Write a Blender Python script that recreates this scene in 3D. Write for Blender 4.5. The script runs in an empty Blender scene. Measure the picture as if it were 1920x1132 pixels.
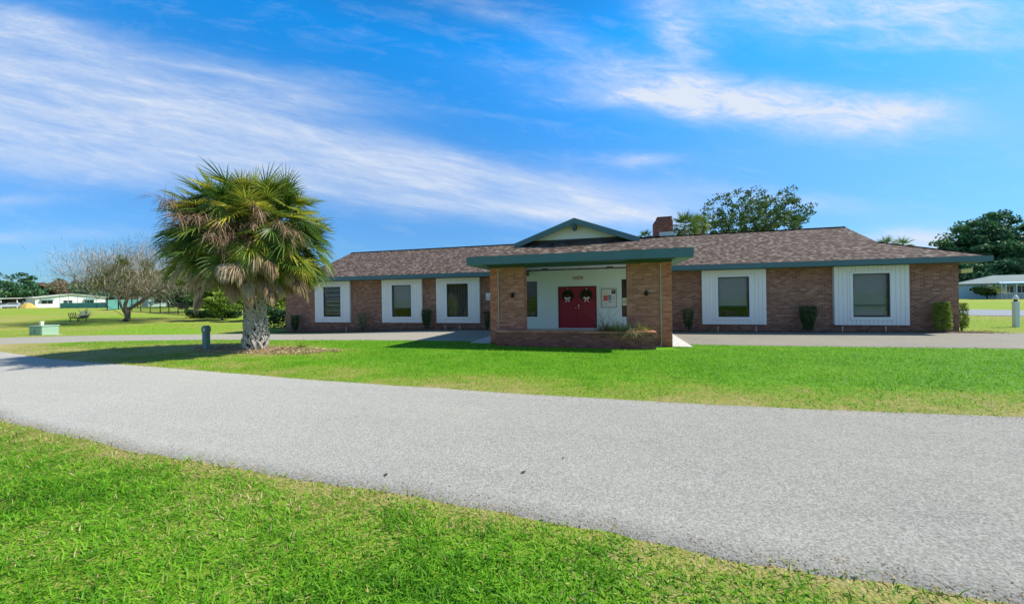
import bpy, math, random
import numpy as np
from mathutils import Vector, Matrix
R = math.radians
random.seed(7); rng = np.random.default_rng(11)
scene = bpy.context.scene
col = scene.collection

# ------------------------------------------------------------------ camera
FPX, TH, RHO, HC = 690.0, R(15.1), R(.83), 1.68
cT, sT, cR, sR = math.cos(TH), math.sin(TH), math.cos(RHO), math.sin(RHO)
cam_d = bpy.data.cameras.new('camera'); cam = bpy.data.objects.new('camera', cam_d); col.objects.link(cam)
rv, fv, zv = Vector((cT, sT, 0)), Vector((-sT, cT, 0)), Vector((0, 0, 1))
Rt, Up = cR*rv - sR*zv, cR*zv + sR*rv
m = Matrix((Rt, Up, -fv)).transposed().to_4x4(); m.translation = (0, 0, HC)
cam.matrix_world = m
cam_d.sensor_width = 36; cam_d.lens = 36*FPX/1920; cam_d.shift_y = -10.5/1920
cam_d.clip_start = .05; cam_d.clip_end = 3000
scene.camera = cam

# ------------------------------------------------------------------ light
SUN_AZ = math.atan2(3.82, 1.57); SUN_EL = R(47)
sd = bpy.data.lights.new('sun', 'SUN'); sd.energy = 4.6; sd.angle = R(.5); sd.color = (1, .95, .86)
so = bpy.data.objects.new('sun', sd); col.objects.link(so)
sdir = Vector((math.sin(SUN_AZ)*math.cos(SUN_EL), math.cos(SUN_AZ)*math.cos(SUN_EL), math.sin(SUN_EL)))
so.rotation_euler = (-sdir).to_track_quat('-Z', 'Y').to_euler(); so.location = (30, 12, 40)
scene.view_settings.view_transform = 'Standard'; scene.view_settings.look = 'None'
scene.view_settings.exposure = .62; scene.view_settings.gamma = 1
scene.cycles.max_bounces = 8; scene.cycles.transparent_max_bounces = 12
scene.cycles.use_denoising = True
try: scene.cycles.denoiser = 'OPENIMAGEDENOISE'
except Exception: pass

class S:                                              # tiny math on sockets
    def __init__(s, nt, v): s.nt = nt; s.v = v
    def _op(s, op, *a):
        n = s.nt.nodes.new('ShaderNodeMath'); n.operation = op
        for i, x in enumerate((s,)+a):
            if isinstance(x, S): x = x.v
            if isinstance(x, (int, float)): n.inputs[i].default_value = x
            else: s.nt.links.new(x, n.inputs[i])
        return S(s.nt, n.outputs[0])
    def __add__(s, o): return s._op('ADD', o)
    def __radd__(s, o): return s._op('ADD', o)
    def __sub__(s, o): return s._op('SUBTRACT', o)
    def __rsub__(s, o): return S(s.nt, float(o))._op('SUBTRACT', s)
    def __mul__(s, o): return s._op('MULTIPLY', o)
    def __rmul__(s, o): return s._op('MULTIPLY', o)
    def __truediv__(s, o): return s._op('DIVIDE', o)
    def max(s, o): return s._op('MAXIMUM', o)
    def min(s, o): return s._op('MINIMUM', o)
    def pow(s, o): return s._op('POWER', o)
    def exp(s): return s._op('EXPONENT')
    def floor(s): return s._op('FLOOR')
    def clamp(s): return s.max(0.).min(1.)
def comb(nt, x, y, z=0.):
    n = nt.nodes.new('ShaderNodeCombineXYZ')
    for i, v in enumerate((x, y, z)):
        v = v.v if isinstance(v, S) else v
        if isinstance(v, (int, float)): n.inputs[i].default_value = v
        else: nt.links.new(v, n.inputs[i])
    return n.outputs[0]
def noise(nt, vec, scale, detail=4, rough=.55, dist=0., out=0):
    n = nt.nodes.new('ShaderNodeTexNoise'); n.inputs['Scale'].default_value = scale
    n.inputs['Detail'].default_value = detail; n.inputs['Roughness'].default_value = rough
    n.inputs['Distortion'].default_value = dist
    if vec is not None: nt.links.new(vec, n.inputs['Vector'])
    return S(nt, n.outputs[out])
def ramp(nt, fac, stops, interp='LINEAR'):
    n = nt.nodes.new('ShaderNodeValToRGB'); cr = n.color_ramp; cr.interpolation = interp
    while len(cr.elements) < len(stops): cr.elements.new(.5)
    for e, (p, c) in zip(cr.elements, stops):
        e.position = p; e.color = (*c, 1) if len(c) == 3 else c
    nt.links.new(fac.v if isinstance(fac, S) else fac, n.inputs[0]); return n.outputs[0]
def mixc(nt, fac, a, b, mode='MIX'):
    n = nt.nodes.new('ShaderNodeMixRGB'); n.blend_type = mode
    for s_, v in zip(n.inputs, (fac, a, b)):
        if isinstance(v, S): v = v.v
        if isinstance(v, (int, float)): s_.default_value = v
        elif isinstance(v, tuple): s_.default_value = (*v, 1)
        else: nt.links.new(v, s_)
    return n.outputs[0]

# world: Nishita sky with cirrus laid out by direction
w = bpy.data.worlds.new('World'); scene.world = w; w.use_nodes = True
nt = w.node_tree; nt.nodes.clear()
sky = nt.nodes.new('ShaderNodeTexSky'); sky.sky_type = 'NISHITA'; sky.sun_disc = False
sky.sun_elevation = SUN_EL; sky.sun_rotation = SUN_AZ; sky.air_density = 1.0; sky.dust_density = .3; sky.ozone_density = 3.
tc = nt.nodes.new('ShaderNodeTexCoord')
def dotv(v):
    n = nt.nodes.new('ShaderNodeVectorMath'); n.operation = 'DOT_PRODUCT'
    nt.links.new(tc.outputs['Generated'], n.inputs[0]); n.inputs[1].default_value = v
    return S(nt, n.outputs['Value'])
dr, df, dz = dotv(rv), dotv(fv), dotv((0, 0, 1))
ff = df.max(.15)
X = dr/ff; Y = dz/ff                                  # tangent coordinates of the northern sky
wob = noise(nt, comb(nt, X*1., Y*2.2), 2.2, 4, .6)
Yw_ = Y + (wob-.5)*.10
st1 = noise(nt, comb(nt, X*1.0-Y*.2, (Y+X*.22)*7.5), 2.6, 7, .62, .35)     # streaks along the main band
st2 = noise(nt, comb(nt, X*3+3, (Y+X*.12)*9), 2.2, 8, .7, .6)
fib = noise(nt, comb(nt, X*7-Y*6, (Y+X*.26)*42), 2.4, 7, .7, .5)
def blob(px, py, a, b, k, tilt=0., yy=None):
    cx, cy = (px-960)/690, (555.5-py-.0145*(px-960))/690
    dx = X-cx; dy = (yy or Yw_)-cy + dx*tilt
    return ((dx*dx/((a/690)**2) + dy*dy/((b/690)**2))*-1.).exp()*k
# main band: centre line and half width vary along x
cb = (555.5-365-.0145*0)/690 - X*.215
hb = (.076 - X*.078).max(.022)
q = (Yw_*.6+Y*.4 - cb)/hb
band = (q*q*q*q*-.9).exp() * (1.32-(X*1.25+.72).max(0.)).clamp()
dens = band*(.34+(st1-.28)*1.4).clamp()*.95
dens = dens + blob(60, 45, 170, 30, .9, .28)*(st2*1.3-.1) + blob(500, 150, 230, 30, .75, .22)*(st1*1.3-.12)
dens = dens + blob(60, 300, 200, 28, .5, .1)*st2 + blob(30, 370, 90, 14, .5, .02)*st2 + blob(60, 445, 260, 12, .35, .0)*st1 + blob(250,490,300,10,.2)*st1
dens = dens + (blob(1440, 190, 300, 34, 1.7, .13)+blob(1240, 190, 160, 22, .8, .05)+blob(1650, 225, 130, 26, .9, -.1))*(st2*1.5-.2)
dens = dens + (blob(1280, 60, 70, 90, 1.0, .9)+blob(1540, 15, 190, 50, 1.2, .1)+blob(1800, 30, 150, 45, 1.2, .05)+blob(1790,85,170,14,.6))*(st2*1.35-.28)
dens = dens + blob(1210, 303, 60, 12, .9)*st2 + blob(960, 30, 240, 22, .5, .35)*(st2*1.3-.3) + blob(1150, 130, 110, 22, .5, .5)*(st2*1.3-.25)
dens = dens + blob(1120, 375, 260, 40, .8, .18)*(st1*1.2) + blob(1080, 400, 190, 16, .6, .05)*st1 + blob(1730, 455, 120, 26, 1.3)*(st2*.7+.3)+blob(1450,375,200,18,.3,.1)
veil = (st2*st1*1.6-.40).max(0.)*.4
dens = dens + veil
dens = (dens*(.62+fib*.76)).clamp()
front = (df*4.).clamp()
dens = dens*front + (1.-front)*(.38+veil)*(dz*-1.2+1.1).clamp()  # unseen cloud behind the camera, added to whiten the fill on the facade
hsv = nt.nodes.new('ShaderNodeHueSaturation'); hsv.inputs['Saturation'].default_value = 1.22; hsv.inputs['Hue'].default_value = .5
nt.links.new(sky.outputs[0], hsv.inputs['Color'])
grade = ramp(nt, dz, [(.05, (.44, .74, 1.14)), (.30, (.98, 1.42, 1.66)), (.56, (.22, 1.95, 2.45)), (.74, (.6, 1.05, 1.2)), (1., (.7, 1.0, 1.1))])
skyc = mixc(nt, 1., hsv.outputs[0], grade, 'MULTIPLY')
cl = mixc(nt, dens, skyc, (6.3, 7.0, 8.2))
bg = nt.nodes.new('ShaderNodeBackground'); bg.inputs[1].default_value = .075
nt.links.new(cl, bg.inputs[0]); wo = nt.nodes.new('ShaderNodeOutputWorld'); nt.links.new(bg.outputs[0], wo.inputs[0])

# ------------------------------------------------------------------ helpers
def sst(a, b, x):
    t = np.clip((x-a)/(b-a), 0, 1); return t*t*(3-2*t)
def g(x, y):                                          # height of the ground
    x = np.asarray(x, float); y = np.asarray(y, float)
    d = np.hypot(x, y)
    h = -.28*sst(-6, -20, x)*sst(9.5, 18, y)*(1-sst(40, 70, d)) - .07*sst(9.5,18,y)*(1-sst(60,90,d))*sst(14,2,x)
    return h + .50*sst(45, 92, d)*sst(-15, -40, x)
def gz(x, y): return float(g(x, y))
def ray(px, py):
    a = (px-960)/FPX; b = (555.5-py)/FPX
    lat = a*cR+b*sR; up = -a*sR+b*cR
    return (lat*cT-sT, lat*sT+cT, up)
def G(px, py):                                        # where a sight line meets the ground
    d = ray(px, py); z = 0.
    for _ in range(6):
        t = (z-HC)/min(d[2], -.004); z = gz(d[0]*t, d[1]*t)
    return (d[0]*t, d[1]*t, z)
def D(px, py, dep):
    d = ray(px, py); return Vector((d[0]*dep, d[1]*dep, HC+d[2]*dep))

def tag(o, label=None, cat=None, group=None, kind=None):
    for k, v in (('label', label), ('category', cat), ('group', group), ('kind', kind)):
        if v: o[k] = v
    return o
def empty(name, loc=(0, 0, 0), rz=0, **k):
    o = bpy.data.objects.new(name, None); col.objects.link(o); o.location = loc; o.rotation_euler.z = rz
    return tag(o, **k)
def copy_tree(o, parent=None):
    c = o.copy(); col.objects.link(c)
    if parent: c.parent = parent
    for ch in list(o.children): copy_tree(ch, c)
    return c
def mesh_obj(name, V, F, mat, parent=None, uv=True, smooth=False, attr=None):
    me = bpy.data.meshes.new(name); me.from_pydata([tuple(v) for v in V], [], F); me.update()
    if uv: box_uv(me)
    if smooth: me.polygons.foreach_set('use_smooth', [True]*len(me.polygons))
    me.materials.append(mat)
    if attr is not None:
        a = me.attributes.new('tint', 'FLOAT', 'FACE'); a.data.foreach_set('value', attr)
    o = bpy.data.objects.new(name, me); col.objects.link(o)
    if parent: o.parent = parent
    return o
def fast_obj(name, V, F, mat, parent=None, tint=None):          # V (n,3), F (m,k)
    me = bpy.data.meshes.new(name); V = np.asarray(V, np.float32); F = np.asarray(F, np.int32); k = F.shape[1]
    me.vertices.add(len(V)); me.vertices.foreach_set('co', V.ravel())
    me.loops.add(F.size); me.loops.foreach_set('vertex_index', F.ravel())
    me.polygons.add(len(F)); me.polygons.foreach_set('loop_start', np.arange(0, F.size, k, dtype=np.int32))
    try: me.polygons.foreach_set('loop_total', np.full(len(F), k, dtype=np.int32))
    except Exception: pass
    me.update(calc_edges=True); me.materials.append(mat)
    if tint is not None:
        a = me.attributes.new('tint', 'FLOAT', 'FACE'); a.data.foreach_set('value', np.asarray(tint, np.float32))
    o = bpy.data.objects.new(name, me); col.objects.link(o)
    if parent: o.parent = parent
    return o
def box_uv(me):
    uvl = me.uv_layers.new(name='UVMap'); vs = me.vertices
    for p in me.polygons:
        n = p.normal
        if abs(n.z) > .97: u, v = Vector((1, 0, 0)), Vector((0, 1, 0))
        else:
            u = Vector((0, 0, 1)).cross(n).normalized(); v = n.cross(u)
        for li in p.loop_indices:
            co = vs[me.loops[li].vertex_index].co
            uvl.data[li].uv = (co.dot(u), co.dot(v))
class MB:
    def __init__(s): s.V = []; s.F = []
    def add(s, V, F):
        b = len(s.V); s.V += [tuple(v) for v in V]; s.F += [tuple(i+b for i in f) for f in F]; return s
    def box(s, x0, x1, y0, y1, z0, z1, bev=0):
        if bev:
            V = []; b = bev
            import bmesh
            bm = bmesh.new(); bmesh.ops.create_cube(bm, size=1)
            for v in bm.verts: v.co = (x0+(v.co.x+.5)*(x1-x0), y0+(v.co.y+.5)*(y1-y0), z0+(v.co.z+.5)*(z1-z0))
            bmesh.ops.bevel(bm, geom=bm.edges[:], offset=bev, segments=2, affect='EDGES', profile=.6)
            bm.verts.ensure_lookup_table()
            s.add([v.co[:] for v in bm.verts], [tuple(v.index for v in f.verts) for f in bm.faces]); bm.free(); return s
        V = [(x, y, z) for z in (z0, z1) for x, y in ((x0, y0), (x1, y0), (x1, y1), (x0, y1))]
        return s.add(V, [(0, 3, 2, 1), (4, 5, 6, 7), (0, 1, 5, 4), (1, 2, 6, 5), (2, 3, 7, 6), (3, 0, 4, 7)])
    def prism(s, poly, d):                                      # 3d polygon extruded by vector d
        n = len(poly); V = [Vector(p) for p in poly]+[Vector(p)+Vector(d) for p in poly]
        return s.add(V, [tuple(range(n-1, -1, -1)), tuple(range(n, 2*n))]+[(i, (i+1) % n, n+(i+1) % n, n+i) for i in range(n)])
    def beam(s, a, b, w, h, up=(0, 0, 1)):
        a, b, up = Vector(a), Vector(b), Vector(up); d = (b-a).normalized(); sx = d.cross(up).normalized(); u = sx.cross(d)
        P = [sx*w/2*i+u*h/2*j for i, j in ((-1, -1), (1, -1), (1, 1), (-1, 1))]
        return s.add([a+p for p in P]+[b+p for p in P], [(3, 2, 1, 0), (4, 5, 6, 7), (0, 1, 5, 4), (1, 2, 6, 5), (2, 3, 7, 6), (3, 0, 4, 7)])
    def tube(s, pts, rad, n=8, cap=True):
        pts = [Vector(p) for p in pts]; V = []; F = []
        if isinstance(rad, (int, float)): rad = [rad]*len(pts)
        for i, p in enumerate(pts):
            d = (pts[min(i+1, len(pts)-1)]-pts[max(i-1, 0)]).normalized()
            a = d.orthogonal().normalized() if i == 0 else (a - d*a.dot(d)).normalized()
            b = d.cross(a)
            V += [p+(a*math.cos(2*math.pi*k/n)+b*math.sin(2*math.pi*k/n))*rad[i] for k in range(n)]
            if i: F += [((i-1)*n+k, (i-1)*n+(k+1) % n, i*n+(k+1) % n, i*n+k) for k in range(n)]
        if cap: F += [tuple(range(n-1, -1, -1)), tuple(range(len(V)-n, len(V)))]
        return s.add(V, F)
    def lathe(s, c, prof, n=16):                                # prof [(r,z)]
        V = [(c[0]+r*math.cos(2*math.pi*k/n), c[1]+r*math.sin(2*math.pi*k/n), c[2]+z) for r, z in prof for k in range(n)]
        F = [(i*n+k, i*n+(k+1) % n, (i+1)*n+(k+1) % n, (i+1)*n+k) for i in range(len(prof)-1) for k in range(n)]
        F += [tuple(range(n-1, -1, -1)), tuple(range(len(V)-n, len(V)))]
        return s.add(V, F)
    def build(s, name, mat, parent=None, smooth=False): return mesh_obj(name, s.V, s.F, mat, parent, smooth=smooth)

# ------------------------------------------------------------------ materials
def newmat(name):
    M = bpy.data.materials.new(name); M.use_nodes = True; t = M.node_tree; t.nodes.clear()
    o = t.nodes.new('ShaderNodeOutputMaterial'); p = t.nodes.new('ShaderNodeBsdfPrincipled')
    t.links.new(p.outputs[0], o.inputs[0]); return M, t, p, o
def setc(t, p, c, key='Base Color'):
    if isinstance(c, S): c = c.v
    if isinstance(c, tuple): p.inputs[key].default_value = (*c, 1)
    elif isinstance(c, (int, float)): p.inputs[key].default_value = c
    else: t.links.new(c, p.inputs[key])
def bump(t, p, h, dist, strength=1.):
    b = t.nodes.new('ShaderNodeBump'); b.inputs['Distance'].default_value = dist; b.inputs['Strength'].default_value = strength
    t.links.new(h.v if isinstance(h, S) else h, b.inputs['Height']); t.links.new(b.outputs[0], p.inputs['Normal'])
def uvc(t): return t.nodes.new('ShaderNodeTexCoord').outputs['UV']
def objc(t): return t.nodes.new('ShaderNodeTexCoord').outputs['Object']
def plain(name, c, rough=.6, var=.12, scale=6, metal=0., bmp=0., spec=.4):
    M, t, p, o = newmat(name); v = noise(t, objc(t), scale, 5, .6)
    k = v*2*var+(1-var)
    n = t.nodes.new('ShaderNodeVectorMath'); n.operation = 'SCALE'; n.inputs[0].default_value = c; t.links.new(k.v, n.inputs['Scale'])
    t.links.new(n.outputs[0], p.inputs['Base Color']); p.inputs['Roughness'].default_value = rough; p.inputs['Metallic'].default_value = metal
    p.inputs['Specular IOR Level'].default_value = spec
    if bmp: bump(t, p, noise(t, objc(t), scale*12, 4), bmp)
    return M
def sep(t, vec):
    n = t.nodes.new('ShaderNodeSeparateXYZ'); t.links.new(vec, n.inputs[0]); return [S(t, o) for o in n.outputs]
def brickmat(name, pal, mortar, dark=1.):
    M, t, p, o = newmat(name); u, v, _ = sep(t, uvc(t))
    RH, BW = .076, .213
    row = (v/RH).floor(); off = (row._op('MODULO', 2.))*.5
    cu = u/BW+off; colm = cu.floor(); fu = cu-colm; fv_ = v/RH-row
    wn = t.nodes.new('ShaderNodeTexWhiteNoise'); wn.noise_dimensions = '2D'; t.links.new(comb(t, colm, row), wn.inputs['Vector'])
    rnd = S(t, wn.outputs['Value'])
    big = noise(t, comb(t, u*1., v*1.), .5, 3, .5)
    c = ramp(t, rnd*.54+big*.3+.08, pal)
    fine = noise(t, comb(t, u, v), 60, 3, .6)
    c = mixc(t, 1., c, ramp(t, fine, [(.25, (.72, .72, .72)), (.75, (1.2, 1.2, 1.2))]), 'MULTIPLY')
    mx = (fu._op('LESS_THAN', .06)).max(fv_._op('LESS_THAN', .17))
    c = mixc(t, mx, c, mortar)
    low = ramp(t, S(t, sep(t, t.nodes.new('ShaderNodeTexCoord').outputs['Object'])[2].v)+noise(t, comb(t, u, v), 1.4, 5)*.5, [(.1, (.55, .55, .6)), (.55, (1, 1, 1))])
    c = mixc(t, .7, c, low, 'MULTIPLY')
    setc(t, p, c); p.inputs['Roughness'].default_value = .85
    bump(t, p, (1.-mx)*.8+fine*.25, .008); return M
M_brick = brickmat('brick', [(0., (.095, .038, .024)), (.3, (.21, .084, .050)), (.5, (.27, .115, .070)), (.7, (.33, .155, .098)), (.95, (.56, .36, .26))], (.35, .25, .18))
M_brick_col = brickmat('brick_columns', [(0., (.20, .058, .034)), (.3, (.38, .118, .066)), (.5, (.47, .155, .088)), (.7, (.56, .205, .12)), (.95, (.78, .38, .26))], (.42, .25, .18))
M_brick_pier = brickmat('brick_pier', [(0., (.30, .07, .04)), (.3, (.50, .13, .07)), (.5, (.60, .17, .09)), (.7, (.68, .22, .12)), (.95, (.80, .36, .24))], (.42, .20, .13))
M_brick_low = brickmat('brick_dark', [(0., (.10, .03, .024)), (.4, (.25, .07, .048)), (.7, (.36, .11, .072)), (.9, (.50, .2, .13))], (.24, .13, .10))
def shingles():
    M, t, p, o = newmat('shingles'); u, v, _ = sep(t, uvc(t))
    RH, BW = .11, .13
    row = (v/RH).floor(); wr = t.nodes.new('ShaderNodeTexWhiteNoise'); wr.noise_dimensions = '1D'; t.links.new(row.v, wr.inputs['W'])
    cu = u/BW+S(t, wr.outputs['Value']); colm = cu.floor(); fu = cu-colm; fv_ = v/RH-row
    wn = t.nodes.new('ShaderNodeTexWhiteNoise'); wn.noise_dimensions = '2D'; t.links.new(comb(t, colm, row), wn.inputs['Vector'])
    rnd = S(t, wn.outputs['Value']); md = noise(t, comb(t, u*1.2, v*2.), 2.2, 5, .7); big = noise(t, comb(t, u, v), .22, 3)
    c = ramp(t, rnd*.75+md*.7-.22, [(.12, (.036, .026, .021)), (.34, (.062, .044, .034)), (.55, (.095, .068, .052)), (.70, (.145, .113, .09)), (.9, (.27, .225, .19))])
    c = mixc(t, big._op('SMOOTH_MIN', 1., .1)*.35, c, (.13, .078, .055))
    gr = noise(t, comb(t, u, v), 90, 3, .7)
    c = mixc(t, 1., c, ramp(t, gr, [(.3, (.7, .7, .7)), (.7, (1.3, 1.3, 1.3))]), 'MULTIPLY')
    edge = fv_._op('LESS_THAN', .1).max(fu._op('LESS_THAN', .03))
    c = mixc(t, edge*.55, c, (.03, .024, .022))
    setc(t, p, c); p.inputs['Roughness'].default_value = .93; p.inputs['Specular IOR Level'].default_value = .15
    bump(t, p, fv_*-.8+gr*.3+rnd*.5, .012); return M
M_shing = shingles()
M_teal = plain('teal_paint', (.068, .145, .168), .5, .16, 2.5)
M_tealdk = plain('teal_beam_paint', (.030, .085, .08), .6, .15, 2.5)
M_soffit = plain('soffit_paint', (.18, .30, .28), .6, .08, 1.5)
M_siding = plain('siding_paint', (.76, .75, .72), .6, .07, 1.8)
M_entry = plain('entry_siding_paint', (.66, .76, .72), .6, .08, 1.5)
M_ceil = plain('ceiling_paint', (.66, .74, .73), .6, .05, 1.5)
M_trim = plain('trim_paint', (.74, .75, .75), .5, .05, 3)
M_bronze = plain('bronze_frame', (.045, .05, .05), .4, .1, 3)
M_dark = plain('dark_interior', (.015, .015, .016), .9)
M_curtain = plain('brown_curtain', (.10, .085, .07), .9, .3, 2)
M_blind = plain('blind_vinyl', (.32, .30, .285), .5, .1, 3)
M_red = plain('red_door_paint', (.27, .011, .024), .45, .2, 3)
M_reddk = plain('red_frame_paint', (.13, .008, .016), .5, .15, 3)
M_brass = plain('worn_metal', (.6, .55, .5), .3, .1, 8, metal=.8)
M_black = plain('black_metal', (.014, .013, .012), .45, .2, 8)
M_white = plain('white_paint', (.78, .79, .78), .45, .05, 3)
M_pvc = plain('white_pipe', (.62, .60, .55), .4, .1, 3)
M_spout = plain('downspout_paint', (.42, .34, .28), .5, .12, 3)
M_conc = plain('pale_concrete', (.52, .51, .47), .85, .14, 2.2, bmp=.003)
M_flash = plain('flashing_metal', (.55, .57, .58), .45, .1, 4)
M_boxg = plain('green_cabinet_paint', (.28, .42, .30), .5, .12, 3)
M_ped = plain('grey_green_plastic', (.15, .25, .21), .6, .2, 8)
M_mulch0 = plain('soil', (.075, .05, .035), .95, .4, 9, bmp=.03)
M_bark = plain('grey_bark', (.17, .135, .105), .9, .35, 5, bmp=.02)
M_barkdk = plain('dark_bark', (.07, .055, .045), .9, .35, 5, bmp=.02)
M_twig = plain('pale_twigs', (.22, .17, .145), .9, .3, 2)
M_palmbark = plain('boot_bark', (.43, .39, .33), .9, .5, 7, bmp=.01)
M_palmcore = plain('palm_core', (.11, .088, .07), .95, .4, 9, bmp=.03)
M_soffit_w = M_siding
M_poster_red = plain('red_paper', (.55, .10, .07), .7, .25, 20)
M_poster_blk = plain('dark_paper', (.03, .045, .035), .7, .3, 30)
M_poster_blue = plain('blue_grey_paper', (.20, .24, .33), .7, .6, 40)
M_paper = plain('white_paper', (.66, .66, .64), .7, .1, 12)
M_paper_y = plain('yellow_paper', (.62, .60, .36), .7, .15, 12)
M_signblue = plain('sign_blue', (.06, .13, .28), .5, .1, 12)
M_num = plain('number_paint', (.16, .075, .05), .5, .1, 12)
M_numplate = plain('number_plate_paint', (.58, .58, .50), .5, .1, 12)
M_bow = plain('pale_ribbon', (.72, .60, .58), .6, .15, 12)
M_flood = plain('floodlight_glass', (.70, .62, .22), .3, .2, 9)
M_teal_screen = plain('teal_windscreen', (.10, .30, .26), .8, .15, .6)
M_home_w = plain('home_white_siding', (.72, .74, .66), .6, .06, .6)
M_home_b = plain('home_blue_siding', (.34, .52, .62), .6, .08, .6)
M_home_roof = plain('home_pale_roof', (.55, .56, .50), .7, .1, .5)
M_home_roof2 = plain('home_green_grey_roof', (.16, .22, .21), .8, .2, .8)
M_tarp = plain('yellow_tarp', (.50, .34, .08), .6, .3, 1.5)
M_carp = plain('silver_car_paint', (.45, .50, .56), .25, .05, 2)
M_card = plain('dark_car_paint', (.03, .035, .045), .25, .05, 2)
M_tyre = plain('tyre_rubber', (.02, .02, .02), .8)
def glassmat(name, tint, refl):
    M, t, p, o = newmat(name); p.inputs['Base Color'].default_value = (*tint, 1); p.inputs['Roughness'].default_value = .04
    tr = t.nodes.new('ShaderNodeBsdfTransparent'); tr.inputs[0].default_value = (*tint, 1)
    gl = t.nodes.new('ShaderNodeBsdfGlossy'); gl.inputs['Roughness'].default_value = .02; gl.inputs[0].default_value = (.9, .95, 1, 1)
    lw = t.nodes.new('ShaderNodeLayerWeight'); lw.inputs[0].default_value = .5
    f = S(t, lw.outputs['Facing']).pow(4.)*.4+refl
    b = t.nodes.new('ShaderNodeBump'); b.inputs['Distance'].default_value = .02; b.inputs['Strength'].default_value = .6
    t.links.new(noise(t, objc(t), 1.3, 3).v, b.inputs['Height']); t.links.new(b.outputs[0], gl.inputs['Normal'])
    mx = t.nodes.new('ShaderNodeMixShader'); t.links.new(f.v, mx.inputs[0]); t.links.new(tr.outputs[0], mx.inputs[1]); t.links.new(gl.outputs[0], mx.inputs[2])
    t.links.new(mx.outputs[0], o.inputs[0]); return M
M_glass = glassmat('window_glass', (.90, .92, .91), .022)
def leafmat(name, stops, trans=.35, rough=.55, nscale=.7, spec=.25):
    M, t, p, o = newmat(name)
    at = t.nodes.new('ShaderNodeAttribute'); at.attribute_name = 'tint'
    f = S(t, at.outputs['Fac'])*.75+noise(t, objc(t), nscale, 3)*.5-.12
    c = ramp(t, f, stops); setc(t, p, c); p.inputs['Roughness'].default_value = rough; p.inputs['Specular IOR Level'].default_value = spec
    tl = t.nodes.new('ShaderNodeBsdfTranslucent'); t.links.new(c, tl.inputs[0])
    mx = t.nodes.new('ShaderNodeMixShader'); mx.inputs[0].default_value = trans
    t.links.new(p.outputs[0], mx.inputs[1]); t.links.new(tl.outputs[0], mx.inputs[2]); t.links.new(mx.outputs[0], o.inputs[0]); return M
L_palm = leafmat('palm_leaf', [(.0, (.035, .085, .020)), (.32, (.09, .165, .028)), (.55, (.24, .29, .035)), (.75, (.52, .48, .05)), (.95, (.62, .45, .12))], .38, .4)
L_palm2 = leafmat('far_palm_leaf', [(.0, (.03, .08, .02)), (.5, (.10, .18, .04)), (.9, (.24, .30, .06))], .35, .45)
L_dead = leafmat('dead_frond', [(.0, (.15, .09, .045)), (.4, (.36, .25, .14)), (.75, (.56, .45, .30)), (1., (.72, .62, .46))], .3, .8)
L_stalk = leafmat('seed_stalk', [(.0, (.15, .088, .05)), (.5, (.32, .20, .12)), (1., (.50, .37, .25))], .2, .8)
L_oak = leafmat('oak_leaf', [(.0, (.03, .07, .022)), (.5, (.07, .14, .04)), (1., (.17, .24, .06))], .25)
L_dark = leafmat('dark_leaf', [(.0, (.02, .07, .04)), (.5, (.055, .15, .07)), (.8, (.12, .26, .08)), (1., (.22, .38, .09))], .25, nscale=.12)
L_straw = leafmat('straw_green_leaf', [(.0, (.10, .12, .03)), (.5, (.26, .27, .05)), (1., (.46, .38, .13))], .3)
L_hedge = leafmat('shrub_leaf', [(.0, (.014, .045, .016)), (.5, (.035, .10, .03)), (1., (.09, .16, .05))], .25)
L_light = leafmat('yellow_green_leaf', [(.0, (.06, .13, .02)), (.5, (.20, .30, .04)), (1., (.42, .45, .07))], .35, nscale=.4)
L_brown = leafmat('brownish_leaf', [(.0, (.06, .07, .03)), (.4, (.15, .13, .06)), (.8, (.26, .19, .10)), (1., (.30, .24, .16))], .3, nscale=.15)
L_grey = leafmat('grey_green_leaf', [(.0, (.09, .14, .06)), (.5, (.20, .25, .12)), (1., (.34, .36, .22))], .3, nscale=.3)
L_epi = leafmat('air_plant_leaf', [(.0, (.03, .08, .01)), (.5, (.10, .16, .02)), (1., (.3, .28, .03))], .3)
L_twig = leafmat('twig', [(.0, (.20, .16, .11)), (.5, (.36, .31, .23)), (1., (.50, .43, .33))], .1, .9)
L_grass = leafmat('grass_blade', [(.0, (.035, .14, .006)), (.25, (.12, .33, .010)), (.5, (.21, .47, .02)), (.68, (.36, .43, .06)), (.84, (.50, .42, .17)), (1., (.74, .60, .34))], .42, .6, nscale=.8)
L_litter = leafmat('leaf_litter', [(.0, (.10, .06, .035)), (.5, (.36, .25, .13)), (1., (.62, .50, .30))], .2, .8)

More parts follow.
